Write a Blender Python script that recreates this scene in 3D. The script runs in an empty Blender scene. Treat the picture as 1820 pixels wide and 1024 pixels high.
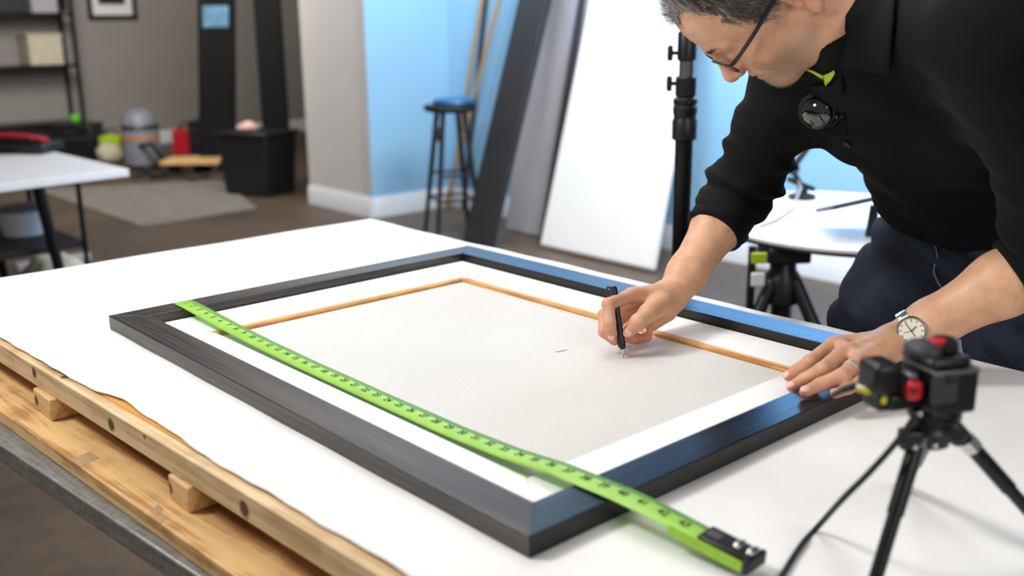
import bpy, bmesh, math, random
import numpy as np
from mathutils import Vector, Matrix
random.seed(7); np.random.seed(7)
SC = bpy.context.scene
COL = SC.collection
VEC = lambda *a: np.array(a, dtype=float)
def nrm(v): v = np.asarray(v, float); return v/np.linalg.norm(v)

# ------------------------------------------------------------------ camera
F = 1822.2                                  # focal length in pixels of the 1820 px wide frame
UPC = nrm((-.01001, -.967122, -.254117))    # world up seen from the camera (x right, y down, z ahead)
FWC = nrm(VEC(0, 0, 1)-UPC*UPC[2]); RTC = np.cross(FWC, UPC)
CAMZ = 1.3878
CAM = VEC(0, 0, CAMZ)
c2w = lambda d: VEC(np.dot(d, RTC), np.dot(d, FWC), np.dot(d, UPC))
def ray(px, py): return c2w(VEC((px-910)/F, (py-512)/F, 1.))
def P(px, py, Y):                           # point of the world at depth Y
    r = ray(px, py); return CAM+r*(Y/r[1])
def PZ(px, py, z):                          # point of the world at height z
    r = ray(px, py); return CAM+r*((z-CAMZ)/r[2])
cd = bpy.data.cameras.new('camera'); cam = bpy.data.objects.new('camera', cd); COL.objects.link(cam)
ex, ey, ez = c2w(VEC(1, 0, 0)), c2w(VEC(0, 1, 0)), c2w(VEC(0, 0, 1))
m = Matrix.Identity(4)
for i in range(3): m[i][0], m[i][1], m[i][2], m[i][3] = ex[i], -ey[i], -ez[i], CAM[i]
cam.matrix_world = m
cd.sensor_width = 36; cd.lens = 36*F/1820; cd.clip_start = .02; cd.clip_end = 60
cd.dof.use_dof = True; cd.dof.focus_distance = 1.50; cd.dof.aperture_fstop = 36.0/11.5
SC.camera = cam
SC.view_settings.view_transform = 'Standard'
SC.view_settings.look = 'None'
SC.view_settings.exposure = 0

# ------------------------------------------------------------------ table frame of reference
TZ = .90                                    # table top
TH = .0243                                  # height of the picture frame
A0 = PZ(192.5, 560.7, TZ+TH)
U2 = nrm(VEC(.745364, .666657, 0)); V2 = VEC(U2[1], -U2[0], 0)
LU, LV = .765, 1.0133
def T(u, v, z): return VEC(A0[0]+U2[0]*u+V2[0]*v, A0[1]+U2[1]*u+V2[1]*v, TZ+z)
def L(px, py, z):
    q = PZ(px, py, TZ+z)-A0; return VEC(q@U2, q@V2, z)

# ------------------------------------------------------------------ object helpers
def root_loc(o):
    l = VEC(0, 0, 0)
    while o is not None:
        l = l+VEC(*o.location); o = o.parent
    return l
def tag(o, label=None, cat=None, group=None, kind=None):
    if label: o['label'] = label
    if cat: o['category'] = cat
    if group: o['group'] = group
    if kind: o['kind'] = kind
    return o
def thing(name, label, cat, loc, group=None):
    o = bpy.data.objects.new(name, None); COL.objects.link(o)
    o.empty_display_size = .05; o.location = Vector(loc)
    return tag(o, label, cat, group)
class MB:
    def __init__(s): s.v = []; s.f = []
    def add(s, vs, fs):
        n = len(s.v); s.v += [tuple(map(float, v)) for v in vs]; s.f += [tuple(i+n for i in f) for f in fs]; return s
    def hexa(s, b, t):                       # four bottom and four top corners
        return s.add(list(b)+list(t), [(3,2,1,0),(4,5,6,7),(0,1,5,4),(1,2,6,5),(2,3,7,6),(3,0,4,7)])
    def box(s, c, size, R=None):
        R = np.eye(3) if R is None else np.asarray(R); c = np.asarray(c, float); h = np.asarray(size, float)/2
        g = lambda x, y, z: c+R[:, 0]*x*h[0]+R[:, 1]*y*h[1]+R[:, 2]*z*h[2]
        return s.hexa([g(-1,-1,-1), g(1,-1,-1), g(1,1,-1), g(-1,1,-1)], [g(-1,-1,1), g(1,-1,1), g(1,1,1), g(-1,1,1)])
    def prism(s, pts, ext):
        n = len(pts); a = [np.asarray(p, float) for p in pts]; b = [p+np.asarray(ext) for p in a]
        nn = np.cross(a[1]-a[0], a[2]-a[0])
        if nn@np.asarray(ext) > 0: a, b = a[::-1], b[::-1]
        return s.add(a+b, [tuple(range(n)), tuple(range(2*n-1, n-1, -1))]+[(i, i+n, (i+1) % n+n, (i+1) % n)[::1] for i in range(n)])
    def tube(s, pts, r, n=12, caps=True, closed=False, flat=None):
        pts = [np.asarray(p, float) for p in pts]; m_ = len(pts)
        rs = [r]*m_ if np.isscalar(r) else list(r)
        base = len(s.v); ref = None
        for i, p in enumerate(pts):
            if closed: d = pts[(i+1) % m_]-pts[i-1]
            else: d = pts[min(i+1, m_-1)]-pts[max(i-1, 0)]
            d = nrm(d)
            if ref is None: ref = nrm(np.cross(d, VEC(0, 0, 1) if abs(d[2]) < .9 else VEC(1, 0, 0)))
            ref = nrm(ref-d*(ref@d)); b = np.cross(d, ref)
            for k in range(n):
                a = 2*math.pi*k/n
                s.v.append(tuple(p+(ref*math.cos(a)+b*math.sin(a)*(flat or 1))*rs[i]))
        for i in range(m_ if closed else m_-1):
            for k in range(n):
                j = (i+1) % m_
                s.f.append((base+i*n+k, base+i*n+(k+1) % n, base+j*n+(k+1) % n, base+j*n+k))
        if caps and not closed:
            s.f.append(tuple(base+k for k in range(n))[::-1]); s.f.append(tuple(base+(m_-1)*n+k for k in range(n)))
        return s
    def lathe(s, prof, c, axis=(0, 0, 1), n=24):   # prof: (radius, height) pairs
        c = np.asarray(c, float); d = nrm(axis)
        pts = [c+d*h for _, h in prof]
        x = nrm(np.cross(d, VEC(0, 0, 1) if abs(d[2]) < .9 else VEC(1, 0, 0))); y = np.cross(d, x)
        base = len(s.v)
        for (r, h), p in zip(prof, pts):
            for k in range(n):
                a = 2*math.pi*k/n; s.v.append(tuple(p+(x*math.cos(a)+y*math.sin(a))*max(r, 1e-4)))
        for i in range(len(prof)-1):
            for k in range(n):
                s.f.append((base+i*n+k, base+i*n+(k+1) % n, base+(i+1)*n+(k+1) % n, base+(i+1)*n+k))
        s.f.append(tuple(base+k for k in range(n))[::-1]); s.f.append(tuple(base+(len(prof)-1)*n+k for k in range(n)))
        return s
    def ell(s, c, r, R=None, nu=20, nv=12):
        R = np.eye(3) if R is None else np.asarray(R); c = np.asarray(c, float)
        base = len(s.v)
        for j in range(nv+1):
            t = math.pi*j/nv
            for i in range(nu):
                a = 2*math.pi*i/nu
                s.v.append(tuple(c+R@VEC(r[0]*math.sin(t)*math.cos(a), r[1]*math.sin(t)*math.sin(a), r[2]*math.cos(t))))
        for j in range(nv):
            for i in range(nu):
                s.f.append((base+j*nu+i, base+(j+1)*nu+i, base+(j+1)*nu+(i+1) % nu, base+j*nu+(i+1) % nu))
        return s
    def grid(s, pts, nx, ny, closed=False):
        base = len(s.v); s.v += [tuple(map(float, p)) for p in pts]
        for j in range(ny-1):
            for i in range(nx-1):
                a = base+j*nx+i; s.f.append((a, a+1, a+nx+1, a+nx))
        return s
    def build(s, name, mat, parent=None, bevel=0, seg=2, smooth=True, R=None, origin=None, solid=0, sub=0, fix=True):
        v = np.array(s.v)
        return mesh_obj(name, v, s.f, mat, parent, bevel, seg, smooth, R, origin, solid, sub, fix)
def mesh_obj(name, v, f, mat, parent=None, bevel=0, seg=2, smooth=True, R=None, origin=None, solid=0, sub=0, fix=True, sharp=40):
    v = np.asarray(v, float)
    pl = root_loc(parent)
    if origin is None:
        origin = pl if parent is not None else VEC((v[:, 0].min()+v[:, 0].max())/2, (v[:, 1].min()+v[:, 1].max())/2, v[:, 2].min())
    w = v-origin
    if R is not None: w = w@np.asarray(R)
    me = bpy.data.meshes.new(name)
    me.from_pydata([tuple(p) for p in w], [], [tuple(q) for q in f])
    if fix:
        bm = bmesh.new(); bm.from_mesh(me)
        bmesh.ops.remove_doubles(bm, verts=bm.verts, dist=1e-6)
        bmesh.ops.recalc_face_normals(bm, faces=bm.faces); bm.to_mesh(me); bm.free()
    me.validate()
    o = bpy.data.objects.new(name, me); COL.objects.link(o)
    o.parent = parent
    o.location = Vector(origin-pl)
    if R is not None: o.rotation_euler = Matrix(np.asarray(R).tolist()).to_euler()
    if mat is not None: me.materials.append(mat)
    if smooth:
        me.polygons.foreach_set('use_smooth', [True]*len(me.polygons))
        if sharp: me.set_sharp_from_angle(angle=math.radians(sharp))
    if solid:
        q = o.modifiers.new('solid', 'SOLIDIFY'); q.thickness = solid; q.offset = 0
    if bevel:
        q = o.modifiers.new('bevel', 'BEVEL'); q.width = bevel; q.segments = seg; q.limit_method = 'ANGLE'; q.angle_limit = math.radians(35)
    if sub:
        q = o.modifiers.new('sub', 'SUBSURF'); q.levels = sub; q.render_levels = sub
    return o
def axes(x, up=(0, 0, 1)):                    # matrix with local x along x, local z near up
    x = nrm(x); y = nrm(np.cross(up, x)); z = np.cross(x, y); return np.stack([x, y, z], 1)

# ------------------------------------------------------------------ materials
def srgb(r, g, b):
    f = lambda c: (c/255/12.92 if c/255 <= .04045 else ((c/255+.055)/1.055)**2.4)
    return (f(r), f(g), f(b), 1)
class NT:
    def __init__(s, name):
        s.m = bpy.data.materials.new(name); s.m.use_nodes = True; s.t = s.m.node_tree
        s.b = s.t.nodes['Principled BSDF']; s.o = s.t.nodes['Material Output']
    def n(s, typ, **kw):
        q = s.t.nodes.new(typ)
        for k, v in kw.items():
            if k.startswith('i_'):
                key = k[2:]; key = int(key) if key.isdigit() else key.replace('_', ' ')
                q.inputs[key].default_value = v
            else: setattr(q, k, v)
        return q
    def l(s, a, b): s.t.links.new(a, b)
    def math(s, op, a, b=None, c=None, clamp=False):
        q = s.n('ShaderNodeMath', operation=op); q.use_clamp = clamp
        for i, x in enumerate((a, b, c)):
            if x is None: continue
            if isinstance(x, (int, float)): q.inputs[i].default_value = x
            else: s.l(x, q.inputs[i])
        return q.outputs[0]
    def coord(s, scale=(1, 1, 1), kind='Object'):
        c = s.n('ShaderNodeTexCoord'); mp = s.n('ShaderNodeMapping'); mp.inputs['Scale'].default_value = scale
        s.l(c.outputs[kind], mp.inputs['Vector']); return mp.outputs[0]
    def noise(s, vec, scale, detail=4, rough=.55, dist=0):
        q = s.n('ShaderNodeTexNoise'); q.inputs['Scale'].default_value = scale; q.inputs['Detail'].default_value = detail
        q.inputs['Roughness'].default_value = rough; q.inputs['Distortion'].default_value = dist
        s.l(vec, q.inputs['Vector']); return q.outputs['Fac']
    def ramp(s, fac, stops):
        q = s.n('ShaderNodeValToRGB'); e = q.color_ramp.elements
        while len(e) < len(stops): e.new(.5)
        for i, (p_, c) in enumerate(stops): e[i].position = p_; e[i].color = c
        s.l(fac, q.inputs[0]); return q.outputs[0]
    def mix(s, fac, a, b, mode='MIX'):
        q = s.n('ShaderNodeMix', data_type='RGBA', blend_type=mode)
        for i, x in ((0, fac), (6, a), (7, b)):
            if isinstance(x, (int, float)): q.inputs[i].default_value = x
            elif isinstance(x, tuple): q.inputs[i].default_value = x
            else: s.l(x, q.inputs[i])
        return q.outputs[2]
    def bump(s, h, strength=.2, dist=.001):
        q = s.n('ShaderNodeBump'); q.inputs['Strength'].default_value = strength; q.inputs['Distance'].default_value = dist
        s.l(h, q.inputs['Height']); s.l(q.outputs[0], s.b.inputs['Normal'])
    def set(s, **kw):
        for k, v in kw.items(): s.b.inputs[k.replace('_', ' ')].default_value = v
        return s
def plain(name, c, rough=.5, metal=0, var=.12, scale=25, bump=0, bscale=400, spec=.5, coat=0, sheen=0, stretch=(1, 1, 1)):
    t = NT(name); v = t.coord(stretch)
    nz = t.noise(v, scale)
    lo = tuple(x*(1-var) for x in c[:3])+(1,); hi = tuple(min(1, x*(1+var)) for x in c[:3])+(1,)
    t.l(t.ramp(nz, [(.3, lo), (.7, hi)]), t.b.inputs['Base Color'])
    t.set(Roughness=rough, Metallic=metal)
    t.b.inputs['Specular IOR Level'].default_value = spec
    t.b.inputs['Coat Weight'].default_value = coat
    t.b.inputs['Sheen Weight'].default_value = sheen
    if bump: t.bump(t.noise(v, bscale, 3), bump, .001)
    return t.m
def wood(name, light, dark, rough=.55, grain=55, knots=()):
    t = NT(name); v = t.coord((1.6, 1, 1)); c = t.n('ShaderNodeTexCoord')
    big = t.noise(v, 5, 3, .6, .3)
    v2 = t.coord((2.2, grain, grain)); fine = t.noise(v2, 1.0, 6, .65, .6)
    v3 = t.coord((7, 300, 300)); hair = t.noise(v3, 1.0, 3, .6)
    s = t.math('ADD', t.math('MULTIPLY', fine, .75), t.math('MULTIPLY', big, .35))
    s = t.math('ADD', s, t.math('MULTIPLY', hair, .12))
    col = t.ramp(s, [(.46, tuple(x*.8 for x in dark[:3])+(1,)), (.55, dark), (.64, light), (.78, tuple(min(1, x*1.1) for x in light[:3])+(1,))])
    for (kx, ky, kz, kr) in knots:
        d = t.n('ShaderNodeVectorMath', operation='DISTANCE'); t.l(c.outputs['Object'], d.inputs[0]); d.inputs[1].default_value = (kx, ky, kz)
        wob = t.math('ADD', d.outputs['Value'], t.math('MULTIPLY', t.math('SUBTRACT', t.noise(t.coord(), 60, 2), .5), kr*.7))
        q = t.math('DIVIDE', wob, kr)
        rings = t.math('SINE', t.math('MULTIPLY', q, 16.))
        kc = t.ramp(t.math('MULTIPLY_ADD', rings, .5, .5), [(0, srgb(48, 34, 22)), (1, srgb(128, 92, 56))])
        fac = t.math('SUBTRACT', 1.25, q, clamp=True)
        fac = t.math('MULTIPLY', fac, 2.2, clamp=True)
        col = t.mix(fac, col, kc)
    t.l(col, t.b.inputs['Base Color']); t.set(Roughness=rough)
    t.bump(fine, .12, .001)
    return t.m
M = {}
BLACK = srgb(16, 16, 18)
M['blackplastic'] = plain('black plastic', srgb(20, 21, 24), .38)
M['blackmatte'] = plain('matte black', srgb(18, 18, 20), .6)
M['blackmetal'] = plain('black metal', srgb(16, 17, 20), .3, .3)
M['deepblack'] = plain('deep black', srgb(8, 8, 9), .7, spec=.2)
M['rubber'] = plain('grey rubber', srgb(52, 56, 62), .55)
M['silver'] = plain('bright metal', srgb(205, 205, 200), .22, 1, .05)
M['steelgrey'] = plain('satin grey metal', srgb(120, 118, 116), .35, .8)
M['red'] = plain('red plastic', srgb(196, 26, 44), .35)
M['yellow'] = plain('yellow plastic', srgb(214, 200, 40), .4)
M['lime'] = plain('lime fabric', srgb(172, 200, 20), .6)
M['limeball'] = plain('green rubber', srgb(90, 190, 50), .5)
M['whitepanel'] = plain('white panel', srgb(232, 232, 232), .55, var=.02, scale=3)
M['greypanel'] = plain('grey panel', srgb(172, 168, 174), .6, var=.05, scale=3)
M['whitelam'] = plain('white laminate', srgb(235, 235, 236), .35, var=.02)
M['cream'] = plain('cream cloth', srgb(205, 195, 170), .8, bump=.3, bscale=60)
M['bluescreen'] = plain('blue print', srgb(70, 130, 165), .4, var=.3, scale=12)
M['seatreflect'] = plain('painted blue seat reflection', srgb(8, 92, 138), .35, spec=.6)  # the stool seat's blue reflection as a plain colour
M['orange'] = plain('orange plastic', srgb(190, 120, 40), .5)
M['greymachine'] = plain('grey machine', srgb(120, 120, 128), .45)
M['strip'] = plain('tan strip wood', srgb(172, 142, 104), .6, var=.1, stretch=(40, 40, 2))
M['pine'] = wood('pine', srgb(232, 190, 132), srgb(200, 148, 88))
M['canvaswood'] = wood('stretcher wood', srgb(226, 172, 96), srgb(186, 126, 60), grain=90)
M['orangeboard'] = wood('orange board', srgb(214, 156, 76), srgb(196, 134, 56), grain=30)

# painted walls, floor, rug
def wallmat(name, c, rough=.7): return plain(name, c, rough, var=.025, scale=2.5, bump=.05, bscale=120)
M['wallgrey'] = wallmat('grey white paint', srgb(206, 202, 200))
M['wallblue'] = wallmat('light blue paint', srgb(146, 190, 220))
M['wallleft'] = wallmat('warm grey paint', srgb(150, 144, 138))
M['base'] = plain('white gloss paint', srgb(222, 224, 228), .4, var=.02)
t = NT('brown floor'); v = t.coord()
nz = t.math('ADD', t.math('MULTIPLY', t.noise(v, 1.2, 4), .6), t.math('MULTIPLY', t.noise(v, 14, 5, .65), .4))
t.l(t.ramp(nz, [(.32, srgb(64, 52, 42)), (.68, srgb(98, 81, 66))]), t.b.inputs['Base Color']); t.set(Roughness=.5)
t.bump(t.noise(v, 90, 3), .08, .002); M['floor'] = t.m
M['rug'] = plain('grey rug', srgb(122, 116, 108), .95, var=.12, scale=8, bump=.5, bscale=260, spec=.1)

# white cloth
t = NT('white felt cloth'); v = t.coord()
fib = t.noise(v, 700, 3); lumps = t.noise(v, 9, 3)
wv = t.n('ShaderNodeTexWave', i_Scale=18., i_Distortion=9., i_Detail=3.); t.l(t.coord((1, .35, 1)), wv.inputs['Vector'])
t.l(t.ramp(lumps, [(.3, srgb(238, 237, 235)), (.7, srgb(247, 246, 245))]), t.b.inputs['Base Color'])
t.set(Roughness=.9); t.b.inputs['Specular IOR Level'].default_value = .15
t.bump(t.math('ADD', t.math('MULTIPLY', fib, .5), t.math('ADD', lumps, t.math('MULTIPLY', wv.outputs['Fac'], .12))), .22, .002); M['cloth'] = t.m
M['whitewrap'] = plain('white primed canvas wrap', srgb(250, 249, 248), .75, var=.01, bump=.08, bscale=900, spec=.2)
# woven canvas back
t = NT('woven canvas back'); c = t.n('ShaderNodeTexCoord'); sp = t.n('ShaderNodeSeparateXYZ'); t.l(c.outputs['Object'], sp.inputs[0])
sx = t.math('SINE', t.math('MULTIPLY', sp.outputs[0], 2*math.pi/.0034)); sy = t.math('SINE', t.math('MULTIPLY', sp.outputs[1], 2*math.pi/.0034))
dots = t.math('MULTIPLY', sx, sy); dots = t.math('MULTIPLY_ADD', dots, 2.2, -.5, clamp=True)
patch = t.noise(t.coord(), 3.5, 3)
amt = t.math('MULTIPLY', dots, t.math('MULTIPLY_ADD', patch, 1.3, .15))
t.l(t.mix(amt, srgb(231, 228, 224), srgb(140, 135, 130)), t.b.inputs['Base Color'])
t.set(Roughness=.85); t.b.inputs['Specular IOR Level'].default_value = .15
t.bump(dots, .25, .0006); M['weave'] = t.m
# frame wood: dark stained, glossy grain; local x runs along each rail
def framemat(name, c0, c1, spec=.5, tint=None, rough=.3):
    t = NT(name); v = t.coord((1.5, 260, 90)); g = t.noise(v, 1., 5, .6, .4); g2 = t.noise(t.coord((3.5, 60, 60)), 1., 3)
    s = t.math('ADD', t.math('MULTIPLY', g, .6), t.math('MULTIPLY', g2, .4))
    t.l(t.ramp(s, [(.45, c0), (.58, c1)]), t.b.inputs['Base Color'])
    t.l(t.math('MULTIPLY_ADD', g, .25, rough-.1), t.b.inputs['Roughness'])
    t.b.inputs['Specular IOR Level'].default_value = spec
    if tint: t.b.inputs['Specular Tint'].default_value = tint
    t.bump(g, .15, .0005)
    return t.m
M['frame'] = framemat('black stained frame wood', srgb(13, 12, 13), srgb(66, 58, 53), .6, None, .32)
M['frameshade'] = framemat('black stained frame wood side', srgb(14, 12, 12), srgb(32, 28, 27), .4, None, .4)  # darker copy of the frame wood, side shade put into its colour
M['framereflect'] = framemat('black stained frame wood, blue sheen', srgb(16, 15, 17), srgb(38, 34, 34), .9, (.05, .56, 1, 1), .22)  # blue wall reflection put into the specular tint

# ------------------------------------------------------------------ room
def struct(name, mb, mat, **k): return tag(mb.build(name, mat, **k), kind='structure')
struct('floor', MB().hexa([(-9, -2, -.1), (6, -2, -.1), (6, 14, -.1), (-9, 14, -.1)], [(-9, -2, 0), (6, -2, 0), (6, 14, 0), (-9, 14, 0)]), M['floor'], origin=VEC(0, 0, 0))
WH = 3.0
def wall_seg(name, a, b, mat, thick=.12, h=WH):
    a = VEC(*a, 0); b = VEC(*b, 0); d = nrm(b-a); nn = VEC(-d[1], d[0], 0)*thick     # thickness lies to the left of a>b
    return struct(name, MB().hexa([a, b, b+nn, a+nn], [p+VEC(0, 0, h) for p in (a, b, b+nn, a+nn)]), mat)
def base_seg(name, a, b, h=.15, out=.018):
    a = VEC(*a, 0); b = VEC(*b, 0); d = nrm(b-a); nn = VEC(d[1], -d[0], 0)
    prof = [(0, 0), (out, 0), (out, h-.03), (out*.45, h-.012), (out*.3, h), (0, h)]
    A = [a+nn*x+VEC(0, 0, z) for x, z in prof]; return struct(name, MB().prism(A, b-a), M['base'])
# all walls run with the table: the back wall plane is U2.p = NB
NB = 4.86
def onback(n, px, y_guess=None):               # floor point on the plane U2.p = n below pixel column px
    k = (px-910)/F*1.03; Y = n/(U2[0]*k+U2[1]); return VEC(k*Y, Y)
colA = VEC(-1.0, 7.32); nC = colA@U2[:2]
colL = colA-V2[:2]*.86                          # left end of the column face
colB = colA+U2[:2]*(NB-nC)
far_r = colB+V2[:2]*8.5
wall_seg('wall_back', colB, far_r, M['wallblue'])
wall_seg('wall_column_side', colA, colB, M['wallblue'], .12)
wall_seg('wall_column', colL, colA-V2[:2]*.0015, M['wallgrey'], .12)
SV = -11.86                                     # the left part of the room is deeper; its wall runs along U2
lw, lw2 = U2[:2]*.6+V2[:2]*SV, U2[:2]*8.0+V2[:2]*SV
cs_ = float(colL@U2[:2]); cv_ = float(colL@V2[:2])
wall_seg('wall_left', lw, lw2, M['wallleft'])
wall_seg('wall_far', lw2, U2[:2]*8.0+V2[:2]*cv_, M['wallleft'])
wall_seg('wall_column_return', U2[:2]*8.0+V2[:2]*cv_, colL+U2[:2]*.12, M['wallgrey'], .12)
base_seg('baseboard_left', lw, lw2)
base_seg('baseboard_back', colB, far_r); base_seg('baseboard_column_side', colA, colB); base_seg('baseboard_column', colL, colA)

# ------------------------------------------------------------------ work bench below the cloth
# long timbers run along the near left edge; local x along the length
def timber(name, mat, p0, p1, depth, height, parent, bev=.002):
    """front top edge runs p0>p1 (table u,v,z); depth goes to +u, height goes down"""
    a, b = T(*p0), T(*p1); R = axes(b-a); dep = VEC(U2[0], U2[1], 0)*depth
    dn = VEC(0, 0, -height)
    mb = MB().hexa([a+dn, b+dn, b+dn+dep, a+dn+dep], [a, b, b+dep, a+dep])
    return mb.build(name, mat, parent, bevel=bev, R=R, origin=(a+b)/2+dn/2)
lin = lambda u0, v0, u1, v1, v: u0+(u1-u0)*(v-v0)/(v1-v0)
VA, VB = -.50, 1.52
bench = thing('workbench', 'wooden slatted bench top of pine rails and blocks under the white cloth', 'workbench', T(.36, .5, -.095))
bf = lambda v: lin(-.1530, -.064, -.1137, .927, v)
pf = lambda v: lin(-.1952, .0565, -.1690, .568, v)
sf = lambda v: lin(-.222, .1244, -.195, .428, v)
M['rail'] = wood('knotty pine rail', srgb(226, 198, 156), srgb(202, 168, 122), knots=[(-.16, 0, -.002, .0095), (-.43, 0, .004, .008), (-.34, .014, .0165, .008), (.18, 0, -.004, .010), (-.06, 0, .010, .003)])
timber('top_rail', M['rail'], (bf(VA), VA, -.006), (bf(VB), VB, -.006), .0185, .033, bench, .0015)
ob = MB(); ob.hexa([T(bf(VA)+.019, VA, -.030), T(bf(VB)+.019, VB, -.030), T(.868, VB, -.030), T(.858, VA, -.030)],
                   [T(bf(VA)+.019, VA, -.005), T(bf(VB)+.019, VB, -.005), T(.868, VB, -.005), T(.858, VA, -.005)])
ob.build('top_board', M['orangeboard'], bench, bevel=.002, R=axes(V2), origin=T(.4, .5, -.02))
M['block'] = wood('pine block', srgb(224, 186, 132), srgb(198, 152, 96), knots=[(-.024, -.045, -.002, .008)])
def block(v0, v1, uf):
    MB().hexa([T(uf, v0, -.0725), T(uf, v1, -.0725), T(uf+.09, v1, -.0725), T(uf+.09, v0, -.0725)],
              [T(uf, v0, -.0392), T(uf, v1, -.0392), T(uf+.09, v1, -.0392), T(uf+.09, v0, -.0392)]).build('spacer_block', M['block'], bench, bevel=.003, R=axes(V2), origin=T(uf+.045, (v0+v1)/2, -.055))
block(.085, .158, -.154); block(.515, .570, -.1345); block(-.33, -.27, -.172); block(.98, 1.04, -.112)
M['plank'] = wood('butcher block plank', srgb(220, 180, 122), srgb(178, 130, 80), grain=40)
timber('lower_plank', M['plank'], (pf(VA), VA, -.073), (pf(VB), VB, -.073), .16, .022, bench, .002)
for v0, v1, u0, u1 in ((.315, .345, .0, .030), (.53, .545, .006, .02), (.562, .568, .0, .012)):     # darker inlaid patches on the plank
    MB().prism([T(pf(v0)+u0, v0, -.0729), T(pf(v1)+u0, v1, -.0729), T(pf(v1)+u1, v1-.012, -.0729), T(pf(v0)+u1, v0-.012, -.0729)], (0, 0, .0003)).build('wood_patch', M['strip'], bench, smooth=False, R=axes(V2), origin=T(0, .4, -.073))
t = NT('brushed steel'); v = t.coord((6, 60, 60)); g = t.noise(v, 3., 5, .7); sc = t.noise(t.coord((60, 8, 8)), 8, 3)
t.l(t.ramp(t.math('MULTIPLY_ADD', sc, .5, t.math('MULTIPLY', g, .5)), [(.35, srgb(100, 100, 97)), (.7, srgb(172, 171, 166))]), t.b.inputs['Base Color'])
t.set(Metallic=.55, Roughness=.5); M['steel'] = t.m
stand = thing('steel_table_base', 'grey steel base frame with square legs carrying the pine bench', 'table base', T(.36, .5, -.9))
timber('front_beam', M['steel'], (sf(VA), VA, -.0955), (sf(VB), VB, -.0955), .09, .030, stand, .003)
timber('back_beam', M['steel'], (.76, VA, -.0955), (.78, VB, -.0955), .06, .030, stand, .003)
for v_ in (VA+.05, VB-.05):
    MB().hexa([T(sf(v_)+.08, v_-.03, -.125), T(sf(v_)+.08, v_+.03, -.125), T(.77, v_+.03, -.125), T(.77, v_-.03, -.125)],
              [T(sf(v_)+.08, v_-.03, -.096), T(sf(v_)+.08, v_+.03, -.096), T(.77, v_+.03, -.096), T(.77, v_-.03, -.096)]).build('cross_beam', M['steel'], stand, bevel=.002)
    for u_ in (sf(v_)+.12, .79):
        c = T(u_, v_, -.51); MB().box(c, (.06, .06, .78), axes(U2)).build('leg', M['steel'], stand, bevel=.003)
for v0, v1, um in ((VA, VB, .2), (VA, VB, .45), (VA, VB, .72)):
    timber('under_slat', M['plank'], (um, v0, -.0392-.0), (um, v1, -.0392), .09, .034, bench, .002)
    timber('under_plank', M['plank'], (um, v0, -.0735), (um, v1, -.0735), .12, .0215, bench, .002)

# cloth: near left edge wavy, right and far edges drop over the board
edge_near = [(-.55, -.163), (-.0902, -.1440), (.2202, -.1295), (.2762, -.1230), (.3316, -.1080), (.3757, -.1125), (.4745, -.1095), (.5604, -.1142), (.6728, -.1090), (.845, -.1020), (.9576, -.0972), (1.2, -.09), (1.55, -.08)]
def near_u(v):
    xs = [e[0] for e in edge_near]; ys = [e[1] for e in edge_near]
    return float(np.interp(v, xs, ys))+.0008*math.sin(v*90)+.0006*math.sin(v*37)
mb = MB(); NVc, pts = 150, []
def cloth_row(v, dz, vv=None):
    u0, u1 = near_u(v), .862+.004*math.sin(v*7)
    us = [u0]+list(np.linspace(u0+.004, u1-.006, 26))+[u1, u1+.002, u1+.003]
    zz = [-.0015]+[0]*26+[-.0012, -.0025, -.004]
    return [T(u, v if vv is None else vv, z+dz+.0006*math.sin(v*31+u*17)) for u, z in zip(us, zz)]
vs = np.linspace(-.505, 1.53, NVc)
pts += cloth_row(vs[0], -.003, vs[0]-.010); pts += cloth_row(vs[0], -.002, vs[0]-.008); pts += cloth_row(vs[0], -.0015, vs[0]-.004)
for v_ in vs: pts += cloth_row(v_, 0)
mb.grid(pts, 30, NVc+3)
cl = mb.build('tablecloth', M['cloth'], None, sharp=0) if False else mesh_obj('tablecloth', np.array(mb.v), mb.f, M['cloth'], None, solid=.0016, R=axes(V2), origin=T(.36, .5, 0), sharp=0)
cl.location = Vector(T(.36, .5, -.0006))
tag(cl, 'white felt sheet spread over the bench top, with a wavy near edge', 'cloth')

# ------------------------------------------------------------------ picture frame
pfm = thing('picture_frame', 'large black stained wooden picture frame lying face up on the white cloth', 'picture frame', T(LU/2, LV/2, .0006))
RW = .0515
def rail(o0, o1, i0, i1, mat):
    z0, z1 = .0008, TH
    a, b, c_, d_ = [T(*o0, 0), T(*o1, 0), T(*i1, 0), T(*i0, 0)]
    up = lambda p, z: VEC(p[0], p[1], TZ+z)
    mb = MB().hexa([up(p, z0) for p in (a, b, c_, d_)], [up(p, z1) for p in (a, b, c_, d_)])
    return mb.build('rail', mat, pfm, bevel=.0012, R=axes(b-a), origin=up((a+b)/2, TH/2))
i0u, i1u, i0v, i1v = .0508, .7070, .0500, .9645
ra = rail((0, 0), (0, LV), (i0u, i0v), (i0u, i1v), M['frame'])
rb = rail((LU, 0), (0, 0), (i1u, i0v), (i0u, i0v), M['frame'])
rc = rail((LU, LV), (LU, 0), (i1u, i1v), (i1u, i0v), M['framereflect'])
rd = rail((0, LV), (LU, LV), (i0u, i1v), (i1u, i1v), M['framereflect'])
for q_ in (rc, rd):                            # tops carry the tinted wall reflection, sides the darker shade copy
    q_.data.materials.append(M['frameshade'])
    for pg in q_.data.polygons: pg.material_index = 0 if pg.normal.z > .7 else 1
rc['label'] = 'rail on the far side, blue wall reflection tinted onto its top'; rd['label'] = 'rail on the right side, blue wall reflection tinted onto its top'
MB().tube([T(.0012, LV-.0012, TH+.0001), T(i0u-.0008, i1v+.0008, TH+.0001)], .0006, 6).build('mitre_joint', M['steelgrey'], pfm)

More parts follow.
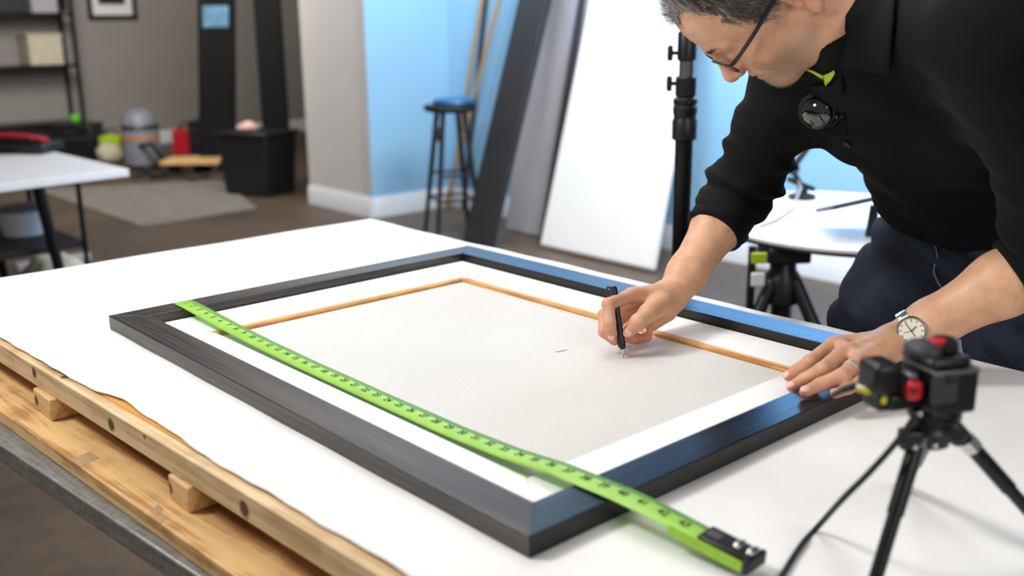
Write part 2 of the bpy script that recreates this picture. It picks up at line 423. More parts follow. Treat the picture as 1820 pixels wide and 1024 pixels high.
# stretched canvas lying face down inside the frame
cv = thing('stretched_canvas', 'stretched canvas lying face down inside the black frame, woven back showing', 'canvas', T(.38, .53, .0006))
ou0, ou1, ov0, ov1 = .0535, .7045, .0530, .9620
iu0, iu1, iv0, iv1 = .1060, .6100, .1680, .8960
BZ = .0092
def bar(q):
    mb = MB().hexa([T(u, v, .0026) for u, v in q], [T(u, v, BZ) for u, v in q]); return mb.build('wrapped_border', M['whitewrap'], cv, bevel=.0012)
e_ = .0
bar([(ou0, ov0), (ou0, ov1), (iu0, iv1), (iu0, iv0)]); bar([(ou0, ov1), (ou1, ov1), (iu1, iv1), (iu0, iv1)])
bar([(ou1, ov1), (ou1, ov0), (iu1+.012, iv0-.012), (iu1+.012, iv1)]); bar([(ou1, ov0), (ou0, ov0), (iu0, iv0-.012), (iu1+.012, iv0-.012)])
def inner(a, b, w):
    a2, b2 = T(*a, .0026), T(*b, .0026); w = VEC(*w, 0)
    wv_ = U2*w[0]+V2*w[1]
    q0 = [a2, b2, b2+wv_, a2+wv_]; q1 = [a2+VEC(0, 0, BZ-.0046), b2+VEC(0, 0, BZ-.0046), b2+wv_+VEC(0, 0, BZ-.0024), a2+wv_+VEC(0, 0, BZ-.0024)]
    return MB().hexa(q0, q1).build('stretcher_bar', M['canvaswood'], cv, bevel=.001, R=axes(b2-a2), origin=(a2+b2)/2)
inner((iu0-.004, iv0), (iu1, iv0), (0, -.012)); inner((iu1, iv0-.004), (iu1, iv1+.004), (.012, 0))
wv2 = MB()
wv2.hexa([T(ou0, ov0, .0008), T(ou0, ov1, .0008), T(ou1, ov1, .0008), T(ou1, ov0, .0008)], [T(ou0, ov0, .0026), T(ou0, ov1, .0026), T(ou1, ov1, .0026), T(ou1, ov0, .0026)])
wv2.build('canvas_back', M['weave'], cv, R=axes(V2), origin=T(.36, .53, .002))
q = L(988, 626, .0026); q2 = L(1007, 622, .0026)
MB().tube([T(q[0], q[1], .0027), T((q[0]+q2[0])/2, (q[1]+q2[1])/2+.001, .0028), T(q2[0], q2[1], .0027)], .0022, 6, flat=.15).build('pencil_mark', plain('grey green mark', srgb(132, 150, 128), .8), cv)

# ------------------------------------------------------------------ green tape ruler
lo_px = [(304,538),(330,551),(362,565),(424,601),(480,632),(549,666),(625,700),(707,735),(788,770),(880,809),(922,830),(1025,861),(1121,910),(1217,966),(1313,1007)]
up_px = [(336,533),(353,538),(388,556),(434,581),(523,625),(602,662),(685,698),(736,719),(880,780),(918,795),(1055,840),(1154,883),(1283,953),(1353,974)]
zprof = lambda v: float(np.interp(v, [-.05, .055, .12, .2, .3, .42, .6, .75, .85, .93, 1.02, 1.06, 1.12, 1.2], [.0262, .0262, .0235, .0195, .0155, .0128, .0122, .0135, .018, .0255, .0275, .0258, .020, .0125]))
def edge_pts(px, dz=0):
    out = []
    for p in px:
        z = .02
        for _ in range(12): q = L(*p, z); z = zprof(q[1])+dz
        out.append(L(*p, z))
    return np.array(out)
lo, up_ = edge_pts(lo_px), edge_pts(up_px)
def smooth_fit(e, deg=4):
    return np.polyfit(e[:, 1], e[:, 0], deg)
pl_, pu_ = smooth_fit(lo), smooth_fit(up_)
v_start, v_end = .012, float(min(lo[-1, 1], up_[-1, 1])+.002)
def tape(v, s):                                # s: 0 near edge .. 1 far edge, gently dished across
    u0, u1 = np.polyval(pl_, v), np.polyval(pu_, v)
    mid = (u0+u1)/2; w = .0325; u = mid+(s-.5)*w
    return T(u, v, zprof(v)+.0026*(1-(2*s-1)**2)*np.interp(v, [.05, .3], [.4, 1]))
tape_o = thing('tape_ruler', 'long lime green measuring tape lying lengthwise across the frame and canvas', 'ruler', T(.13, .5, .01))
mb = MB(); vs = np.linspace(v_start, v_end, 140); ss = np.linspace(0, 1, 9)
mb.grid([tape(v, s) for v in vs for s in ss], 9, 140)
t = NT('lime green enamel tape'); v = t.coord(); g = t.noise(v, 30, 3)
t.l(t.ramp(g, [(.3, srgb(146, 200, 70)), (.7, srgb(162, 212, 88))]), t.b.inputs['Base Color']); t.set(Roughness=.35)
t.b.inputs['Specular IOR Level'].default_value = .4; M['tape'] = t.m
mesh_obj('blade', np.array(mb.v), mb.f, M['tape'], tape_o, solid=.0008, sharp=0)
M['limeside'] = plain('lime edge', srgb(150, 200, 40), .4); M['greenline'] = plain('green line', srgb(104, 158, 58), .5)
# printed numbers, ticks and lines
def glyph(txt):
    cu = bpy.data.curves.new('t', 'FONT'); cu.body = txt; cu.size = 1; cu.align_x = 'CENTER'; cu.align_y = 'CENTER'; cu.resolution_u = 2; cu.offset = .010
    o = bpy.data.objects.new('t', cu); COL.objects.link(o)
    dg = bpy.context.evaluated_depsgraph_get(); dg.update()
    me = bpy.data.meshes.new_from_object(o.evaluated_get(dg))
    vs = [tuple(x.co) for x in me.vertices]; fs = [tuple(p.vertices) for p in me.polygons]
    bpy.data.objects.remove(o); bpy.data.curves.remove(cu); bpy.data.meshes.remove(me); return vs, fs
mb = MB(); ln = MB()
def on_tape(v, s, h=.0011): p = tape(v, s); p[2] += h; return p
k = 1; v = .03
while v < v_end-.055:
    gv, gf = glyph(str(k))
    h = .0135
    mb.add([on_tape(v+x*h*.9, .46+y*h/.0325) for x, y, z in gv], [f for f in gf])
    v += .0254; k += 1
v = v_start+.004; i = 0
while v < v_end-.045:
    ln_ = .16 if i % 8 == 0 else (.11 if i % 4 == 0 else .07)
    mb.add([on_tape(v-.00022, .985), on_tape(v+.00022, .985), on_tape(v+.00022, .985-ln_), on_tape(v-.00022, .985-ln_)], [(0, 1, 2, 3)])
    v += .003175; i += 1
M['ink'] = plain('black ink', srgb(30, 40, 24), .6)
mesh_obj('printed_numbers', np.array(mb.v), mb.f, M['ink'], tape_o, smooth=False)
vs = np.linspace(v_start, v_end-.04, 130)
ln.grid([on_tape(v, s, .0007) for v in vs for s in (.70, .78, .86, .93, 1.0)], 5, 130)
mesh_obj('scale_band', np.array(ln.v), ln.f, M['greenline'], tape_o, sharp=0)
# end clip
cmid = (tape(v_end-.045, .5)+tape(v_end, .5))/2; cdir = tape(v_end, .5)-tape(v_end-.05, .5); R = axes(cdir)
clip = MB()
clip.box(cmid+R[:, 0]*.004+VEC(0, 0, .0015), (.055, .026, .006), R); clip.box(cmid+R[:, 0]*.030+VEC(0, 0, -.003), (.006, .034, .014), R)
co = clip.build('end_clip', M['blackplastic'], tape_o, bevel=.0018); 
MB().box(cmid+R[:, 1]*(-.0152)-VEC(0, 0, .0035)-R[:, 0]*.012, (.085, .0012, .011), R).build('side_flange', M['limeside'], tape_o, bevel=.0004)
for s_ in (0, .014): MB().ell(cmid+R[:, 0]*(.012+s_)+R[:, 1]*.004+VEC(0, 0, .005), (.0045, .009, .0026), R).build('rivet', M['silver'], tape_o)
MB().box(cmid-R[:, 0]*.012+VEC(0, 0, .0047), (.014, .011, .0006), R).build('clip_plate', M['steelgrey'], tape_o)


# ------------------------------------------------------------------ background things
FL = lambda px, py: PZ(px, py, 0.0)
UU, VV, ZZ = VEC(U2[0], U2[1], 0), VEC(V2[0], V2[1], 0), VEC(0, 0, 1)
def lean_board(name, label, cat, mat, p_left, width, thick, lean, height, bev=.004, group=None, yaw=VV, mb_only=False, skew=0):
    """a flat board standing on the floor and leaning back against the wall; p_left = its left bottom corner"""
    up = nrm(UU*lean+ZZ+yaw*skew); nb = nrm(np.cross(up, yaw)); nb = nb if nb@UU > 0 else -nb
    a = np.asarray(p_left, float); lift = VEC(0, 0, max(0, -(nb*thick)[2]))
    a = a+lift+VEC(0, 0, .001)
    q = [a, a+yaw*width, a+yaw*width+nb*thick, a+nb*thick]
    mb = MB().hexa(q, [p+up*height for p in q])
    if mb_only: return mb, up, nb, a
    o = mb.build(name, mat, None, bevel=bev)
    tag(o, label, cat, group); return o, up, nb, a

# big white panel
wp = FL(957, 441); wp[2] = 0
_, up, nb, a = lean_board('x', '', '', None, wp, .93, .045, .290, 2.0, mb_only=True)
pan = thing('white_foam_panel', 'large plain white panel leaning on the blue wall behind the light stand', 'panel', wp+VV*.46)
q = [a, a+VV*.93, a+VV*.93+nb*.04, a+nb*.04]
qt = [a+VV*.0, a+VV*.85, a+VV*.85+nb*.04, a+nb*.04]
MB().hexa(q, [p+up*1.92 for p in qt]).build('face_sheet', M['whitepanel'], pan, bevel=.02, seg=3)
q = [a+VV*.02+nb*.0405, a+VV*.83+nb*.0405, a+VV*.83+nb*.06, a+VV*.02+nb*.06]
MB().hexa([p+up*.02 for p in q], [p+up*1.90 for p in q]).build('backing_frame', M['greypanel'], pan, bevel=.003)
# grey panel behind, at its left
g0 = np.append(onback(4.53, 900), 0)
o, *_ = lean_board('grey_canvas_panel', 'grey white stretched panel leaning between the dark board and the big white panel', 'panel', M['greypanel'], g0, .62, .03, .16, 1.78)
# thin dark board at the left edge of the white panel
d0 = np.append(onback(4.40, 957), 0)
M['darkbrown'] = plain('dark brown strip', srgb(50, 42, 38), .6, var=.15, stretch=(40, 40, 2))
lean_board('dark_wood_strip', 'thin dark brown strip leaning along the left edge of the big white panel', 'strip', M['darkbrown'], d0, .05, .018, .235, 1.78)
# wide dark board
b0 = FL(822, 432); b0[2] = 0
M['darkboard'] = plain('charcoal board', srgb(34, 34, 38), .6, var=.15, scale=6)
lean_board('dark_board', 'wide charcoal board leaning beside the bar stool, left of the white panels', 'board', M['darkboard'], b0, .265, .045, .335, 2.0)
# thin strips
for i, (px, nb_, ln_, skw, lab, mt, w) in enumerate(((797, 4.785, .012, .27, 'thin tan wood strip on the blue wall, left one of two behind the stool', M['strip'], .036), (790, 4.72, .02, .41, 'thin tan wood strip crossing behind the bar stool, nearest the charcoal board', M['strip'], .040), (822, 4.836, .002, .20, 'thin dark strip leaning on the blue wall just above the bar stool', M['darkbrown'], .03))):
    s0 = np.append(onback(nb_, px), 0)
    lean_board('wood_strip' if i < 2 else 'dark_wood_strip', lab, 'strip', mt, s0, w, .014, ln_, 2.0, bev=.002, skew=skw)

# bar stool
sc = P(800, 182, 6.75); sz = sc[2]; sc = VEC(sc[0], sc[1], 0)
st = thing('bar_stool', 'black four legged bar stool by the blue wall, a blue reflection coloured onto its seat', 'stool', sc)
seat = [(0, 0), (.14, 0), (.17, .012), (.175, .03), (.17, .045), (.0, .048)]
MB().lathe(seat, sc+VEC(0, 0, sz-.06), n=36).build('seat', M['blackmatte'], st, bevel=.003)
MB().lathe([(0, 0), (.125, 0), (.14, .012), (.135, .03), (.10, .04), (0, .043)], sc+VEC(.025, .02, sz-.013), n=36).build('seat_reflection', M['seatreflect'], st)  # blue reflection on the seat, built as a coloured pad
foot = []
for ax, ay in ((-1, -1), (1, -1), (1, 1), (-1, 1)):
    d = nrm(VEC(ax, ay, 0)); Rm = VEC(math.cos(.35)*d[0]-math.sin(.35)*d[1], math.sin(.35)*d[0]+math.cos(.35)*d[1], 0)
    p0 = sc+Rm*.10+VEC(0, 0, sz-.058); p1 = sc+Rm*.215+VEC(0, 0, .0)
    mb = MB().tube([p0, (p0+p1)/2, p1], [.017, .0175, .014], 12); mb.build('leg', M['blackmatte'], st); foot.append((p0, p1))
for zf in (.24, .40):
    for k in range(4):
        if (k+int(zf*10)) % 2 and zf > .3: continue
        a, b = [foot[j][0]+(foot[j][1]-foot[j][0])*(1-zf/(sz-.058)) for j in (k, (k+1) % 4)]
        MB().tube([a, b], .009, 8).build('stretcher', M['blackmatte'], st)
kn = foot[0][0]*.8+foot[0][1]*.2
MB().box(kn+VEC(-.03, -.01, .03), (.06, .05, .09)).build('adjusting_bracket', M['blackmatte'], st, bevel=.012)

# left white work table
tc = PZ(229, 300, .74); d1, d2 = nrm(VEC(-.67, -.74, 0)), nrm(VEC(-.68, .73, 0))
lt = thing('side_table', 'white topped side table with splayed black legs at the left edge', 'table', VEC(*(tc+d1*.6+d2*.4)[:2], 0))
q = [tc, tc+d2*.95, tc+d2*.95+d1*1.3, tc+d1*1.3]
MB().hexa([p-ZZ*.035 for p in q], q).build('tabletop', M['whitelam'], lt, bevel=.003)
for i, (a_, b_) in enumerate(((.40, .06), (1.2, .06), (.40, .86), (1.2, .86))):
    p = tc+d1*a_+d2*b_-ZZ*.035; f_ = p+d1*(-.07 if a_ < 1 else .07)+d2*(-.05 if b_ < .5 else .05); f_[2] = 0
    MB().tube([p, f_], [.027, .020], 12).build('leg', M['blackmetal'], lt)
sh = [tc+d1*a_+d2*b_ for a_, b_ in ((.20, .12), (.20, .8), (1.16, .8), (1.16, .12))]
for z_ in (.39,):
    MB().hexa([VEC(p[0], p[1], z_) for p in sh], [VEC(p[0], p[1], z_+.03) for p in sh]).build('lower_shelf', M['blackmatte'], lt, bevel=.002)
for p in sh: MB().tube([VEC(p[0], p[1], .02), VEC(p[0], p[1], .705)], .012, 8).build('shelf_post', M['blackmetal'], lt)
# on the side table: black case with red strap
cs = PZ(45, 272, .741)
R = axes(VEC(.96, -.1, 0))
ca = thing('equipment_case', 'low black equipment case with a red band on top, on the side table', 'case', cs)
MB().box(cs+VEC(-.02, .05, .0255), (.32, .22, .05), R).build('case_body', M['blackplastic'], ca, bevel=.012)
MB().box(cs+VEC(-.06, .07, .066), (.24, .16, .03), R).build('case_lid', M['blackplastic'], ca, bevel=.008)
MB().tube([cs+VEC(-.20, .02, .075), cs+VEC(-.10, .01, .092), cs+VEC(.02, .0, .086), cs+VEC(.12, .02, .06)], .012, 8).build('red_band', M['red'], ca)
# shelf contents
def blob(name, label, cat, c, r, mat, bump_=.15, n=(20, 14)):
    mb = MB().ell(c, r, nu=n[0], nv=n[1])
    v = np.array(mb.v); d = v-c
    ph = np.sin(d[:, 0]*40+1)*np.sin(d[:, 1]*33+2)*np.sin(d[:, 2]*37)
    v = c+d*(1+bump_*ph)[:, None]; v[:, 2] = np.maximum(v[:, 2], c[2]-r[2]*.8)
    return tag(mesh_obj(name, v, mb.f, mat), label, cat)
cfl = tc+d1*.36+d2*.5
tb = thing('storage_tub', 'white plastic tub on the low shelf under the side table', 'tub', VEC(cfl[0]+.02, cfl[1], .4215))
MB().lathe([(.09, 0), (.095, .002), (.112, .105), (.118, .11), (.118, .118), (.0, .118)], VEC(cfl[0]+.02, cfl[1], .4215), n=28).build('tub_body', M['whitelam'], tb)
MB().lathe([(.12, 0), (.12, .012), (.10, .018), (0, .019)], VEC(cfl[0]+.02, cfl[1], .5395), n=28).build('lid', M['greymachine'], tb)
f0 = tc+d1*.36+d2*.48; blob('cloth_bag', 'cream cloth bag slumped on the floor under the side table', 'bag', VEC(f0[0]+.06, f0[1]+.15, .128), VEC(.19, .15, .16), M['cream'])
f1 = tc+d1*.52+d2*.22; blob('black_bag', 'black soft bag on the floor under the side table, in front of the cream bag', 'bag', VEC(f1[0]+.03, f1[1]+.02, .096), VEC(.15, .12, .12), M['blackmatte'])
a, b = FL(30, 482), FL(157, 462); a[2] = b[2] = .022
R = axes(b-a); ch = thing('metal_rail', 'pale grey metal rail lying on the floor beside the side table leg', 'rail', (a+b)/2-ZZ*.022)
MB().box((a+b)/2+ZZ*.0005, (np.linalg.norm(b-a), .05, .044), R).build('rail_body', M['greypanel'], ch, bevel=.004)
MB().box(b+R[:, 0]*.004+ZZ*.0005, (.008, .052, .046), R).build('end_cap', M['whitelam'], ch, bevel=.003)

# rug
rg = [FL(252, 404), FL(458, 371), FL(392, 322), FL(62, 338)]
mb = MB().prism([VEC(p[0], p[1], .001) for p in rg], VEC(0, 0, .008)); tag(mb.build('floor_rug', M['rug'], bevel=.003), 'thin grey rug lying on the brown floor in the left background', 'rug')

# bin with crumpled paper
bc = FL(462, 352); bY = bc[1]+.25; bc = VEC((462-910)/F*bY*1.0, bY, 0)
ang = nrm(VEC(.9, -.42, 0)); R = axes(ang)
hb = P(462, 236, bY-.2)[2]
bn = thing('waste_bin', 'tall black square waste bin beside the white column', 'bin', bc)
def frus(c, w0, w1, d0, d1_, z0, z1, R): 
    g = lambda w, d, z: [c+R[:, 0]*sx*w/2+R[:, 1]*sy*d/2+ZZ*z for sx, sy in ((-1, -1), (1, -1), (1, 1), (-1, 1))]
    return MB().hexa(g(w0, d0, z0), g(w1, d1_, z1))
frus(bc, .44, .50, .36, .42, 0, hb-.03, R).build('bin_body', M['blackplastic'], bn, bevel=.02, seg=3)
frus(bc, .53, .53, .45, .45, hb-.03, hb, R).build('rim', M['blackplastic'], bn, bevel=.008)
blob('crumpled_paper', 'pinkish crumpled paper lying on the rim of the black waste bin', 'paper', VEC(bc[0]-.06, bc[1]-.05, hb+.034), VEC(.085, .075, .04), plain('pink paper', srgb(214, 170, 160), .8), .25)

# clutter between the side table and the bin
def onfloor(px, py): p = FL(px, py); p[2] = 0; return p
def fbox(name, label, cat, px0, px1, py_b, py_t, depth, mat, bev=.02, parts=None):
    p = onfloor((px0+px1)/2, py_b); w = (px1-px0)/F*p[1]; c = VEC(p[0], p[1]+depth/2, 0)
    h = P(px0, py_t, p[1])[2]
    th = thing(name, label, cat, c); R = axes(VEC(1, 0, 0))
    MB().box(c+ZZ*(h/2+.0005), (w, depth, h), R).build('body', mat, th, bevel=bev)
    if parts: parts(th, c, w, depth, h)
    return th, c, w, h
def case_parts(th, c, w, d, h):
    MB().box(c+VEC(0, -d/2-.006, h*.62), (w*.9, .012, .02)).build('lid_seam', M['rubber'], th, bevel=.004)
    MB().tube([c+VEC(-.06, -d/2, h*.8), c+VEC(-.05, -d/2-.03, h*.8), c+VEC(.05, -d/2-.03, h*.8), c+VEC(.06, -d/2, h*.8)], .008, 8).build('handle', M['rubber'], th)
_, c, w, h = fbox('storage_case', 'black hard storage case on the floor behind the side table', 'case', 98, 168, 286, 222, .35, M['blackplastic'], .02, case_parts)
tag(MB().ell(VEC(c[0]+.03, c[1]-.23, .32), (.055, .055, .055)).build('green_ball', M['limeball']), 'bright green ball wedged on top beside the black storage case', 'ball')
ob_ = bpy.data.objects['green_ball']; ob_.location.z = h+.0; ob_.location.y += .12
def vac_parts(th, c, w, d, h):
    MB().lathe([(.17, 0), (.18, .03), (.17, .05)], c+VEC(0, 0, h*.62), n=24).build('motor_collar', M['blackplastic'], th)
    MB().lathe([(.165, 0), (.15, .09), (.08, .15), (0, .16)], c+VEC(0, 0, h*.62+.05), n=24).build('motor_head', M['greymachine'], th)
    MB().tube([c+VEC(.05, -.17, h*.4), c+VEC(.2, -.3, h*.45), c+VEC(.26, -.2, .12), c+VEC(.1, -.26, .03)], .022, 10).build('hose', M['blackmatte'], th)
p = onfloor(243, 306); vc = VEC(p[0], p[1]+.2, 0)
vac = thing('shop_vacuum', 'grey upright shop vacuum with a black hose and orange band in the cluttered corner', 'vacuum', vc)
MB().lathe([(.15, .04), (.17, .06), (.175, .38), (.17, .40), (0, .40)], vc, n=28).build('tank', M['greymachine'], vac)
MB().lathe([(.178, 0), (.178, .03)], vc+VEC(0, 0, .30), n=28).build('orange_band', M['orange'], vac)
for k in range(4):
    a_ = k*math.pi/2+.4; q = vc+VEC(math.cos(a_), math.sin(a_), 0)*.15
    MB().ell(q+VEC(0, 0, .03), (.03, .03, .03), nu=12, nv=8).build('caster', M['blackplastic'], vac)
vac_parts(vac, vc, 0, 0, .62)
def lime_parts(th, c, w, d, h):
    MB().tube([c+VEC(-.07, 0, h), c+VEC(-.04, 0, h+.06), c+VEC(.04, 0, h+.06), c+VEC(.07, 0, h)], .012, 8).build('handle', M['blackplastic'], th)
fbox('lime_tool_bag', 'yellow green tool bag standing in front of the grey shop vacuum', 'bag', 178, 214, 287, 242, .2, M['lime'], .03, lime_parts)
blob('white_bundle', 'pale crumpled bundle on the floor in front of the lime bag', 'bundle', VEC(*(onfloor(203, 288)[:2]+VEC(0, -.1)), .1), VEC(.13, .1, .11), M['cream'])
fbox('red_toolbox', 'red metal toolbox between the shop vacuum and the black cabinet', 'toolbox', 308, 346, 276, 232, .3, M['red'], .012, lime_parts)
def drawer_parts(th, c, w, d, h):
    for k in range(3):
        z = h*(.2+.28*k)
        f_ = MB().box(c+VEC(0, -d/2-.006, z), (w*.88, .012, h*.22)).build('drawer', M['blackmatte'], th, bevel=.004)
        MB().box(c+VEC(0, -d/2-.02, z+.02), (w*.3, .018, .012)).build('pull', M['rubber'], f_)
fbox('black_cabinet', 'low black drawer cabinet against the wall left of the waste bin', 'cabinet', 338, 398, 286, 216, .4, M['blackplastic'], .01, drawer_parts)
p0, p1 = onfloor(320, 306), onfloor(398, 312)
wpn = thing('wood_pallet', 'flat pale wood board on short feet in front of the black cabinet', 'board', VEC(*((p0+p1)/2)[:2], 0))
c = (p0+p1)/2+VEC(-.12, .22, 0)
MB().box(c+ZZ*.10, (.56, .40, .035)).build('deck', M['pine'], wpn, bevel=.004)
for k in (-.24, 0, .24): MB().box(c+VEC(k, 0, .042), (.07, .38, .083)).build('runner', M['darkbrown'], wpn, bevel=.004)
# dark cables on the floor
pts = [onfloor(*q)+ZZ*.012 for q in ((238, 318), (262, 312), (290, 318), (318, 314), (345, 322), (372, 316), (352, 310), (300, 309), (268, 320))]
tag(MB().tube(pts, .012, 8).build('cable', M['blackmatte']), 'loose black cable lying at the far end of the grey rug', 'cable')

# things higher up in the left background (partly hidden in the photograph by its caption)
def tall_panel(name, label, cat, px0, px1, Y, py_floor_t, mat, tilt, extra=None):
    a, b = P(px0, 100, Y), P(px1, 100, Y); w = b[0]-a[0]; c = VEC((a[0]+b[0])/2, Y, 0)
    th = thing(name, label, cat, c); up = nrm(VEC(tilt, .12, 1)); x = VEC(1, 0, 0); n_ = np.cross(x, up)
    q = [c+x*sx*w/2+n_*sy*.03+ZZ*.004 for sx, sy in ((-1, -1), (1, -1), (1, 1), (-1, 1))]
    MB().hexa(q, [p+up*2.0 for p in q]).build('panel_board', mat, th, bevel=.01)
    return th, c, up, n_, w, x
th, c, up, n_, w, x = tall_panel('display_board', 'tall dark display board with a small blue print near its top', 'board', 338, 404, 10.0, 0, M['deepblack'], .04)
zz = P(372, 30, 9.95)[2]
q = c+up*(zz/up[2])-n_*.034
if (q-CAM)@n_ > 0: pass
f_ = -n_ if n_@(c-CAM) > 0 else n_
q = c+up*(zz/up[2])+f_*.033
MB().box(q, (w*.70, .20, .006), np.stack([x, up, f_], 1)).build('blue_print', M['bluescreen'], th, bevel=.002)
q = c+up*(zz/up[2]-.36)+f_*.033
th, c, up, n_, w, x = tall_panel('dark_partition', 'narrow tall black partition standing just left of the white column', 'partition', 458, 506, 8.9, 0, M['deepblack'], -.03)
# framed print on the left wall
def wall_point(px, py):                         # on the front face of wall_left
    a, b = lw, lw2; d = nrm(np.append(b-a, 0)); n_ = VEC(d[1], -d[0], 0); r = ray(px, py)
    tt = ((np.append(a, 0)-CAM)@n_)/(r@n_); return CAM+r*tt, d, n_
c, d, n_ = wall_point(197, -2); Rw = np.stack([d, VEC(0, 0, 1), np.cross(d, VEC(0, 0, 1))], 1)
wpic = thing('wall_picture', 'dark framed picture hanging on the grey wall at upper left', 'picture', c)
W_, H_ = .50, .40
for dx, dz, w, h in ((0, H_/2, W_, .05), (0, -H_/2, W_, .05), (-W_/2, 0, .05, H_+.05), (W_/2, 0, .05, H_+.05)):
    MB().box(c+d*dx+ZZ*dz+n_*.018, (w, h, .03), Rw).build('frame_side', M['blackmatte'], wpic, bevel=.004)
MB().box(c+n_*.008, (W_, H_, .01), Rw).build('print', M['whitelam'], wpic)
MB().box(c+n_*.014+ZZ*.03, (W_*.6, H_*.45, .004), Rw).build('image', M['darkboard'], wpic)
c, d, n_ = wall_point(110, 5)
wc = thing('wall_bracket', 'small black bracket fixed to the grey wall beside the dark framed picture', 'bracket', c)
MB().box(c+n_*.02, (.07, .16, .038), Rw).build('bracket_plate', M['blackmatte'], wc, bevel=.008); MB().tube([c+n_*.03+ZZ*.04, c+n_*.1+ZZ*.04], .014, 8).build('peg', M['blackmatte'], wc)
# shelving unit with boxes far left
c, d, n_ = wall_point(22, 60); c = VEC(c[0], c[1], 0)+n_*.24
shf = thing('shelving_unit', 'dark metal shelving unit standing at the far left wall', 'shelves', c)
zs = (.35, .95, 1.48, 1.92)
for z in zs: MB().box(c+ZZ*z, (1.0, .03, .4), Rw).build('shelf', M['blackmetal'], shf, bevel=.003)
for sx in (-.49, .49):
    for sy in (-.18, .18): MB().box(c+d*sx+n_*sy+ZZ*1.0, (.035, 2.0, .035), Rw).build('upright', M['blackmetal'], shf)
for k, (sx, z, w, h, mt, lab) in enumerate(((.24, 1.495, .26, .2, 'greypanel', 'pale grey storage box on the shelf second from top of the shelving unit'), (-.1, 1.495, .3, .26, 'darkboard', 'charcoal storage box on the shelf second from top of the shelving unit'), (.2, .965, .34, .3, 'cream', 'cream storage box on the middle shelf of the shelving unit'), (.26, 1.935, .32, .16, 'darkboard', 'charcoal storage box on the top shelf of the shelving unit'))):
    th = thing('storage_box', lab, 'box', c+d*sx+ZZ*z)
    MB().box(c+d*sx+ZZ*(z+h/2+.0005), (w, h, .28), Rw).build('box_body', M[mt], th, bevel=.006)
    MB().box(c+d*sx+ZZ*(z+h+.012), (w+.02, .022, .30), Rw).build('lid', M[mt], th, bevel=.006)

# ------------------------------------------------------------------ light stand behind the table
lc = P(1211, 400, 2.35); lx = VEC(lc[0], lc[1], 0)
LS = thing('light_stand', 'black telescopic light stand with clamp knobs behind the table', 'stand', lx)
zat = lambda py: P(1211, py, 2.35)[2]
zb = zat(262)
MB().tube([lx+ZZ*.06, lx+ZZ*zat(246)], .0205, 24).build('lower_tube', M['blackmetal'], LS)
MB().lathe([(.021, 0), (.028, .004), (.0285, .045), (.0255, .05), (.0255, .058), (.0275, .062), (.0275, .078), (.024, .082), (.021, .086)], lx+ZZ*zat(250), n=28).build('lower_collar', M['blackplastic'], LS)
MB().lathe([(.019, 0), (.027, .004), (.028, .012), (.024, .016), (.0275, .02), (.0275, .030), (.022, .034), (.018, .04)], lx+ZZ*zat(200), n=28).build('locking_ring', M['blackplastic'], LS)
MB().tube([lx+ZZ*(zat(185)), lx+ZZ*zat(25)], .0165, 20).build('middle_tube', M['steelgrey'], LS)
MB().lathe([(.018, 0), (.0235, .003), (.0235, .042), (.020, .046)], lx+ZZ*zat(172), n=28).build('upper_collar', M['blackplastic'], LS)
MB().lathe([(.018, 0), (.0215, .003), (.0215, .06), (.019, .064)], lx+ZZ*zat(108), n=28).build('top_collar', M['blackplastic'], LS)
MB().tube([lx+ZZ*zat(60), lx+ZZ*(zat(60)+.32)], .0135, 16).build('upper_tube', M['blackmetal'], LS)
for py in (94, 148):
    k = lx+ZZ*zat(py); kx = VEC(-.97, -.2, 0)
    kb = MB().tube([k, k+kx*.034], .0045, 10).build('clamp_screw', M['blackplastic'], LS)
    MB().box(k+kx*.040, (.011, .014, .034), axes(kx)).build('knob', M['blackplastic'], kb, bevel=.004)
for k in range(3):
    a_ = math.radians(100+120*k); d = VEC(math.cos(a_), math.sin(a_), 0)
    MB().tube([lx+ZZ*.55+d*.02, lx+d*.40+ZZ*.012], .011, 10).build('leg', M['blackmetal'], LS)
    MB().tube([lx+ZZ*.20+d*.02, lx+d*.24+ZZ*.225], .007, 8).build('brace', M['blackmetal'], LS)
MB().lathe([(.024, 0), (.03, .005), (.03, .04), (.024, .045)], lx+ZZ*.53, n=20).build('leg_hub', M['blackplastic'], LS)
MB().lathe([(.024, 0), (.028, .005), (.028, .03), (.024, .035)], lx+ZZ*.185, n=20).build('brace_hub', M['blackplastic'], LS)

# ------------------------------------------------------------------ round white table with tripod base behind the man
tz = .75; tcn = PZ(1495, 385, tz)
RT_ = thing('round_table', 'oval white table on a black tripod base by the blue wall', 'table', VEC(tcn[0]-.10, tcn[1]-.15, 0))
ng = 56; ea, eb = .44, .52
rim = [tcn+VEC(math.cos(2*math.pi*k/ng)*ea, math.sin(2*math.pi*k/ng)*eb, 0) for k in range(ng)]
MB().prism([p-ZZ*.012 for p in rim], ZZ*.011).build('tabletop', M['whitelam'], RT_, bevel=.002)
rim2 = [tcn+VEC(math.cos(2*math.pi*k/ng)*(ea+.003), math.sin(2*math.pi*k/ng)*(eb+.003), 0) for k in range(ng)]
MB().prism([p-ZZ*.022 for p in rim2], ZZ*.0095).build('edge_band', M['blackplastic'], RT_, bevel=.002)
tb = P(1392, 470, 3.0); tb = VEC(tb[0], tb[1], 0)
MB().tube([tb+ZZ*.30, tb+ZZ*(tz-.022)], .030, 20).build('centre_column', M['blackplastic'], RT_)
MB().box(tb+ZZ*(tz-.048), (.13, .12, .05), axes(VEC(1, .1, 0))).build('mounting_plate', M['blackplastic'], RT_, bevel=.008)
MB().lathe([(.035, 0), (.055, .01), (.055, .09), (.04, .11), (.036, .18)], tb+ZZ*.54, n=24).build('leg_hub', M['blackplastic'], RT_)
